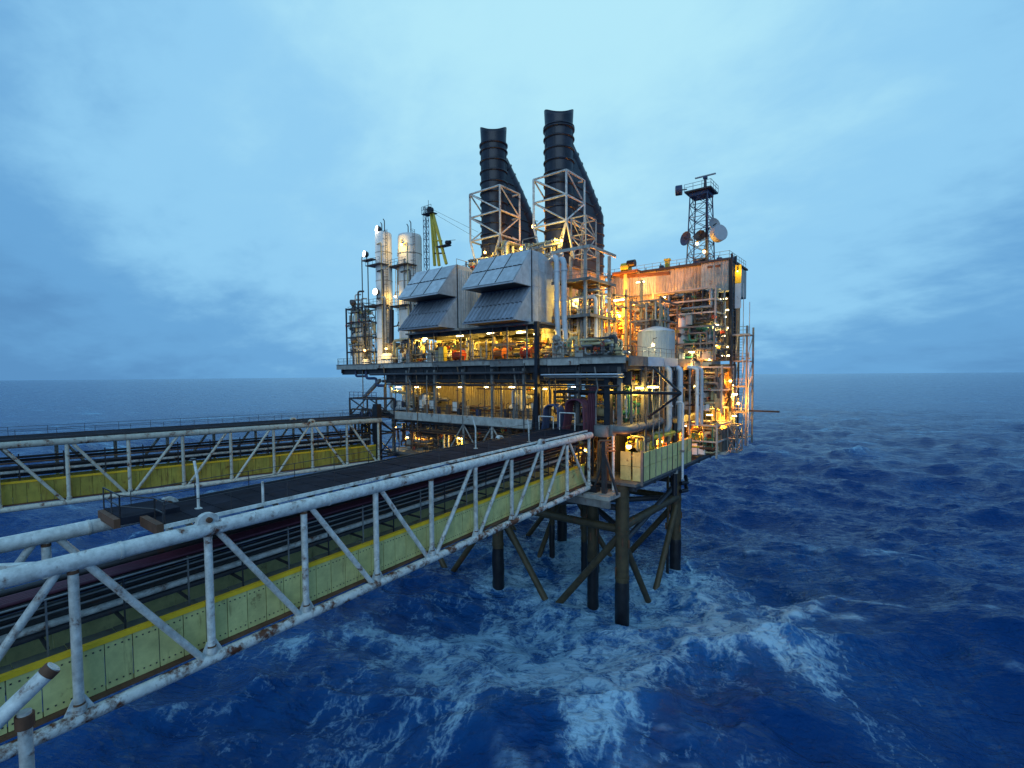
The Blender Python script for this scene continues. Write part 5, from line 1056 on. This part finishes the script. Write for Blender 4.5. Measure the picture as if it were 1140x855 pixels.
for i in range(10):
    x = lerp(-63, -39.5, (i + .5) / 10) + RR.uniform(-.6, .6); h = RR.uniform(.8, 1.5); wd = RR.uniform(.5, 1.1); m = RR.choice([gry, dark, pipe_b, navy, lgry])
    T = Thing('equipment_box', ORD[i] + ' small equipment box from left standing on the lower deck', 'box', 'equipment boxes on the lower deck'); k = T.part('box', G().box((x, 55.3, 23.85), (x + wd, 55.9, 23.85 + h)), m)
    T.part('lid', G().box((x - .04, 55.25, 23.85 + h), (x + wd + .04, 55.95, 23.92 + h)), m, k); T.part('pipe_stub', G().tube([(x + wd / 2, 55.6, 23.9 + h), (x + wd / 2, 55.6, 24.6 + h), (x + wd / 2 + .5, 55.6, 24.8 + h)], .06, 6), dark, k); T.done()

# more machinery packed on the right face and the lower decks
skid('tight bundle of pipes on the right face under the main deck edge', -28.5, -25.2, 58, 77, 28.2, 31.0, 41, 46, 0, 6, 0, frame=False, pms=[pipe_d, pipe_g, pipe_b, gry], rmax=.18)
skid('mixed valves and pipes midway up the right tower', -25.5, -21.0, 77.2, 82.4, 31.8, 34.6, 42, 40, 1, 10, 2, frame=False, pms=[pipe_b, pipe_y, pipe_d, gry], rmax=.16)
skid('amber lit equipment under the right tower beside the stairs', -23.5, -20.8, 82.4, 85.0, 18.6, 31.0, 43, 60, 3, 12, 3, frame=True, pms=[pipe_b, pipe_y, rustm, pipe_d, gry], levels=4)
skid('thin pipes in front of the building bay at right', -25.0, -21.2, 80.6, 82.2, 33.0, 42.8, 44, 44, 0, 8, 0, frame=False, pms=[pipe_d, pipe_g, pipe_b, gry], rmax=.13)
skid('dark pipes slung beneath the lower deck at the front', -70, -39, 54.8, 56, 20.6, 22.7, 45, 36, 0, 6, 0, frame=False, pms=[pipe_d, dark, pipe_b, rustm], rmax=.2)
skid('dark pipework left of the bridge landing under main deck', -37, -27, 54.9, 57.5, 24, 28.6, 46, 26, 1, 6, 1, frame=False, pms=[pipe_d, dark, pipe_b, gry], rmax=.2)

xa = XatY(437, 60); xb = XatY(449, 60)
skid('ladders and pipes packed between the two white columns', xa, xb, 60.5, 63.5, 32, 54.5, 51, 30, 0, 6, 1, frame=False, pms=[white, pipe_y, pipe_d, lgry, pipe_g], levels=6, rmax=.2)
xa = XatY(399, 60); xb = XatY(420, 60)
skid('pale pipes packed left of the slim white column', xa, xb, 57.5, 61.5, 32, 43.5, 52, 60, 1, 10, 2, frame=True, pms=[white, lgry, pipe_w, pipe_d, pipe_y], levels=4, rmax=.2)
# ------------------------------------------------------------------ lamps
WARM, YEL, SOD = (1, .72, .22), (1, .60, .085), (1, .31, .02)
LK = 1.7      # how strong the platform's own lamps burn against the dusk
def tube_lamp(p, label, group, power=260, colr=WARM, length=1.3, along='x', hang=.5, drop=.35):
    p = Vector(p); T = Thing('fluorescent_lamp', label, 'lamp', group); d = Vector((length / 2, 0, 0)) if along == 'x' else Vector((0, length / 2, 0))
    T.part('housing', G().beam(p - d * 1.05 + Vector((0, 0, .13)), p + d * 1.05 + Vector((0, 0, .13)), .26, .1), lgry); T.part('tube', G().tube([p - d, p + d], .085, 8), tube_e)
    T.part('hanger', G().box(p + Vector((-.03, -.03, .18)), p + Vector((.03, .03, .18 + hang))), dark); T.light(p + Vector((0, -.25, -drop)), power * LK, colr, .12); T.done()
def row(pxs, Y_, txt, group, power, colr=WARM, **k):
    for i, (px, py) in enumerate(pxs): tube_lamp(PY(px, py, Y_ + rnd.uniform(-.5, .5)), txt % ORD[i], group, power * rnd.uniform(.7, 1.3), colr, length=rnd.choice((.8, 1.0, 1.3, 1.5)), **k)
row([(443, 431), (463, 431), (488, 431), (513, 431), (541, 431), (570, 431), (597, 433), (606, 433)], 57.6, '%s lit tube lamp from left in the lower deck row', 'tube lamps on the lower deck', 140, YEL)
row([(473, 377), (512, 374), (546, 371), (580, 370), (597, 372)], 57.0, '%s lit tube lamp from left under the filter houses', 'tube lamps under the filter houses', 700, YEL)
row([(640, 431), (712, 432), (727, 431)], 58.5, '%s lit tube lamp from left along the right lower deck', 'tube lamps on the right lower deck', 500, YEL)
row([(776.5, 327), (759, 336), (779.6, 340), (713, 314), (740, 331)], 82.0, '%s lit tube lamp listed below the beige building band', 'tube lamps below the building band', 160, WARM)
row([(804, 333), (812, 345), (805, 353), (811, 365), (805, 374), (812, 386), (808, 396)], 84.0, '%s lit tube lamp from the top under the bay', 'tube lamps in the right tower', 70, WARM)
row([(813, 429), (818, 439), (813, 455), (817, 463)], 83.6, '%s lit tube lamp from the top in lower right tower', 'tube lamps in the lower right tower', 260, YEL)
row([(651, 379), (662, 364), (689, 334), (677, 383)], 63.0, '%s lit tube lamp among the pipes by the steel tower', 'tube lamps by the steel tower', 380, YEL)
row([(455, 487), (468, 487), (512, 488)], 57.5, '%s lit tube lamp from left on the cellar deck behind bridge', 'tube lamps on the cellar deck', 260, YEL)
row([(648, 501), (700, 481)], 57.0, '%s lit tube lamp from left on the cellar deck near corner', 'tube lamps on the cellar deck corner', 240, YEL)
for i, (px, py) in enumerate(((718, 494), (730, 488), (742, 483), (754, 479), (764, 474))): tube_lamp(PX(px, py, -25.6), ORD[i] + ' lit lamp from left above the lime panel skirt', 'lamps above the lime skirt', 260, SOD, .8, 'y')
for i, (px, py, Y_) in enumerate(((778, 470, 78), (790, 462, 80), (802, 452, 82), (776, 430, 79))): tube_lamp(PY(px, py, Y_), ORD[i] + ' lit lamp from bottom left under the right deck end', 'lamps under the right deck end', 300, YEL, .9)
for i, (px, py, Y_) in enumerate(((768, 372, 79.5), (786, 380, 79.5), (797, 362, 80), (770, 392, 77), (790, 398, 78))): tube_lamp(PY(px, py, Y_), ORD[i] + ' lit lamp among the dense pipes right of the hut', 'lamps in the dense pipe stack', 130, WARM, .8)

def sodium(p, label, power, colr=SOD, r=.32):
    p = Vector(p); T = Thing('sodium_lamp', label, 'lamp', 'orange sodium lamps'); c = G()
    c.lathe((p.x, p.y, p.z - r), [(r * .2, 0), (r * .8, r * .3), (r, r), (r * .8, r * 1.6)], 14); T.part('glass', c, sod_e); T.part('cap', G().lathe((p.x, p.y, p.z + r * .6), [(r * .85, 0), (r * .9, .1), (r * .3, .35)], 14), dark)
    T.part('arm', G().tube([(p.x, p.y, p.z + r), (p.x, p.y, p.z + r + .6), (p.x, p.y + 1.2, p.z + r + .8)], .06, 6), dark); T.light(p + Vector((0, -.8, 0)), power * LK, colr, .3); T.done()
sodium(PY(738, 356, 80.5), 'brightest orange sodium lamp left of the dense pipes', 5600)
sodium(PY(744, 347, 80.5), 'smaller orange sodium lamp just above the brightest one', 3000, r=.24)
sodium(PY(690, 352, 78.5), 'orange sodium lamp in the portal frame', 5600, r=.22)
sodium(PY(672, 345, 75.0), 'added orange fill lamp left of the portal frame', 5200, r=.2)  # added lamp, warms the steelwork around the portal
sodium(PY(706, 338, 76.0), 'added orange fill lamp right of the portal frame diagonal', 3200, r=.2)  # also added, carries the orange glow to the right of the portal
sodium(PY(594, 252, 66.5), 'orange lamp glowing between the two exhaust stacks', 280, r=.32)
sodium(PY(580, 277, 61.8), 'yellow lamp low behind the ridge of the right filter house', 500, YEL, .2)
sodium(PY(625, 268, 61.6), 'yellow lamp at the base of right exhaust stack', 500, YEL, .2)
sodium(PY(540, 281, 61.2), 'yellow lamp at the base of left exhaust stack', 320, YEL, .2)
sodium(PY(530, 345, 62.0), 'yellow lamp in the gap between the two filter houses', 420, YEL, .2)
sodium(PY(647, 336, 61.5), 'yellow lamp high in the steel tower', 1000, YEL, .25)
sodium(PY(447, 272, 60.5), 'yellow lamp between the tops of the white columns', 200, YEL, .25)
sodium(PY(440, 330, 60.2), 'yellow lamp halfway up between the white columns', 130, YEL, .2)
sodium(PY(430, 388, 56.0), 'yellow lamp above the cream drum tank', 320, YEL, .2)
sodium(PY(406, 390, 56.0), 'yellow lamp above the small drum at far left', 260, YEL, .2)
sodium(PY(776, 271, 86.0), 'yellow lamp halfway up the telecom mast', 90, YEL, .25)
sodium(PY(784, 280, 86.0), 'yellow lamp low on the telecom mast', 90, YEL, .25)
sodium(PY(821, 302, 82.9), 'yellow lamp lighting the tall board', 60, YEL, .12)
sodium(PX(700, 497, -25.0), 'orange lamp at the near corner of cellar deck', 130)
sodium(PX(735, 492, -25.2), 'orange lamp above the middle of lime skirt', 800)
sodium(PY(783, 482, 78.0), 'orange lamp in the lower right pipework', 800, r=.25)
sodium(PY(806, 470, 83.0), 'orange lamp below the right stair tower', 900, r=.25)
sodium(PY(792, 441, 81.5), 'added amber fill lamp left of three under the right tower', 900, r=.22)  # this and the next three are added to turn the right face amber
sodium(PY(813, 424, 82.0), 'added amber fill lamp top of three under the right tower', 900, r=.22)  # added for more amber light under the tower
sodium(PY(822, 449, 83.0), 'added amber fill lamp right of three under the right tower', 900, r=.22)  # added for more amber light beside the stairs
sodium(PY(772, 408, 77.0), 'added amber fill lamp tucked under the main deck right edge', 500, r=.2)  # added for more amber light below the deck edge
sodium(PY(798, 384, 80.2), 'amber lamp among the pipes low in the right tower', 700, YEL, .2)
sodium(PY(727, 384, 62.5), 'yellow lamp washing the eight sided hut', 700, (1, .8, .4), .2)
sodium(PY(440, 475, 58.0), 'yellow lamp deep on the left cellar deck', 300, YEL, .2)

def flood(p, axis, label, lit, power=0):
    p, ax = Vector(p), Vector(axis).normalized(); T = Thing('floodlight', label, 'floodlight', 'floodlights on the left end')
    k = T.part('housing', G().tube([p - ax * .55, p - ax * .4, p + ax * .3], [.25, .5, .68], 14), dark); T.part('glass', G().tube([p + ax * .3, p + ax * .36], .6, 14), flood_e if lit else dishm, k)
    T.part('bracket', G().tube([p - ax * .2, p - ax * .2 + Vector((0, 0, -1.4))], .09, 8), dark)
    if lit: T.light(p + ax * .9, power, (1, .92, .75), .4)
    T.done()
flood(PY(407, 283, 58), (-.2, -1, .1), 'lit floodlight on the bracket left of slim column', True, 200); flood(PY(421, 255, 59), (-.3, -1, .1), 'lit floodlight at the top of the slim column', True, 200)
flood(PY(393, 337, 57), (-1, -.4, -.2), 'unlit floodlight at mid height on far left edge', False); flood(PY(394, 379, 56), (-1, -.4, -.2), 'unlit floodlight low on the far left edge', False)
flood(PY(419, 325, 57.6), (.1, -1, 0), 'small lit floodlight halfway up left pipe tower', True, 150)
T = Thing('lamp_pole', 'short dark ladder pole on left deck end carrying a floodlight', 'pole'); p = PY(393, 380, 56); T.part('pole', G().tube([(p[0], 56, 31.95), (p[0], 56, p[2] - 1.2)], .1, 8), dark)
for z in np.arange(32.6, 35.2, .5): T.part('step', G().box((p[0] - .3, 55.95, z), (p[0] + .3, 56.05, z + .07)), dark)
T.done()
T = Thing('lamp_pole', 'tall thin pole on left deck end carrying floodlights', 'pole'); p = PY(407, 283, 58); T.part('pole', G().tube([(p[0] + .2, 58.3, 31.95), (p[0] + .2, 58.3, p[2] - 1.0)], .1, 8), dark); T.part('lamp_shelf', G().box((p[0] - .8, 57.6, p[2] - 1.3), (p[0] + 2.2, 58.8, p[2] - 1.1)), dark); T.done()
# turbine module roof things : cables across
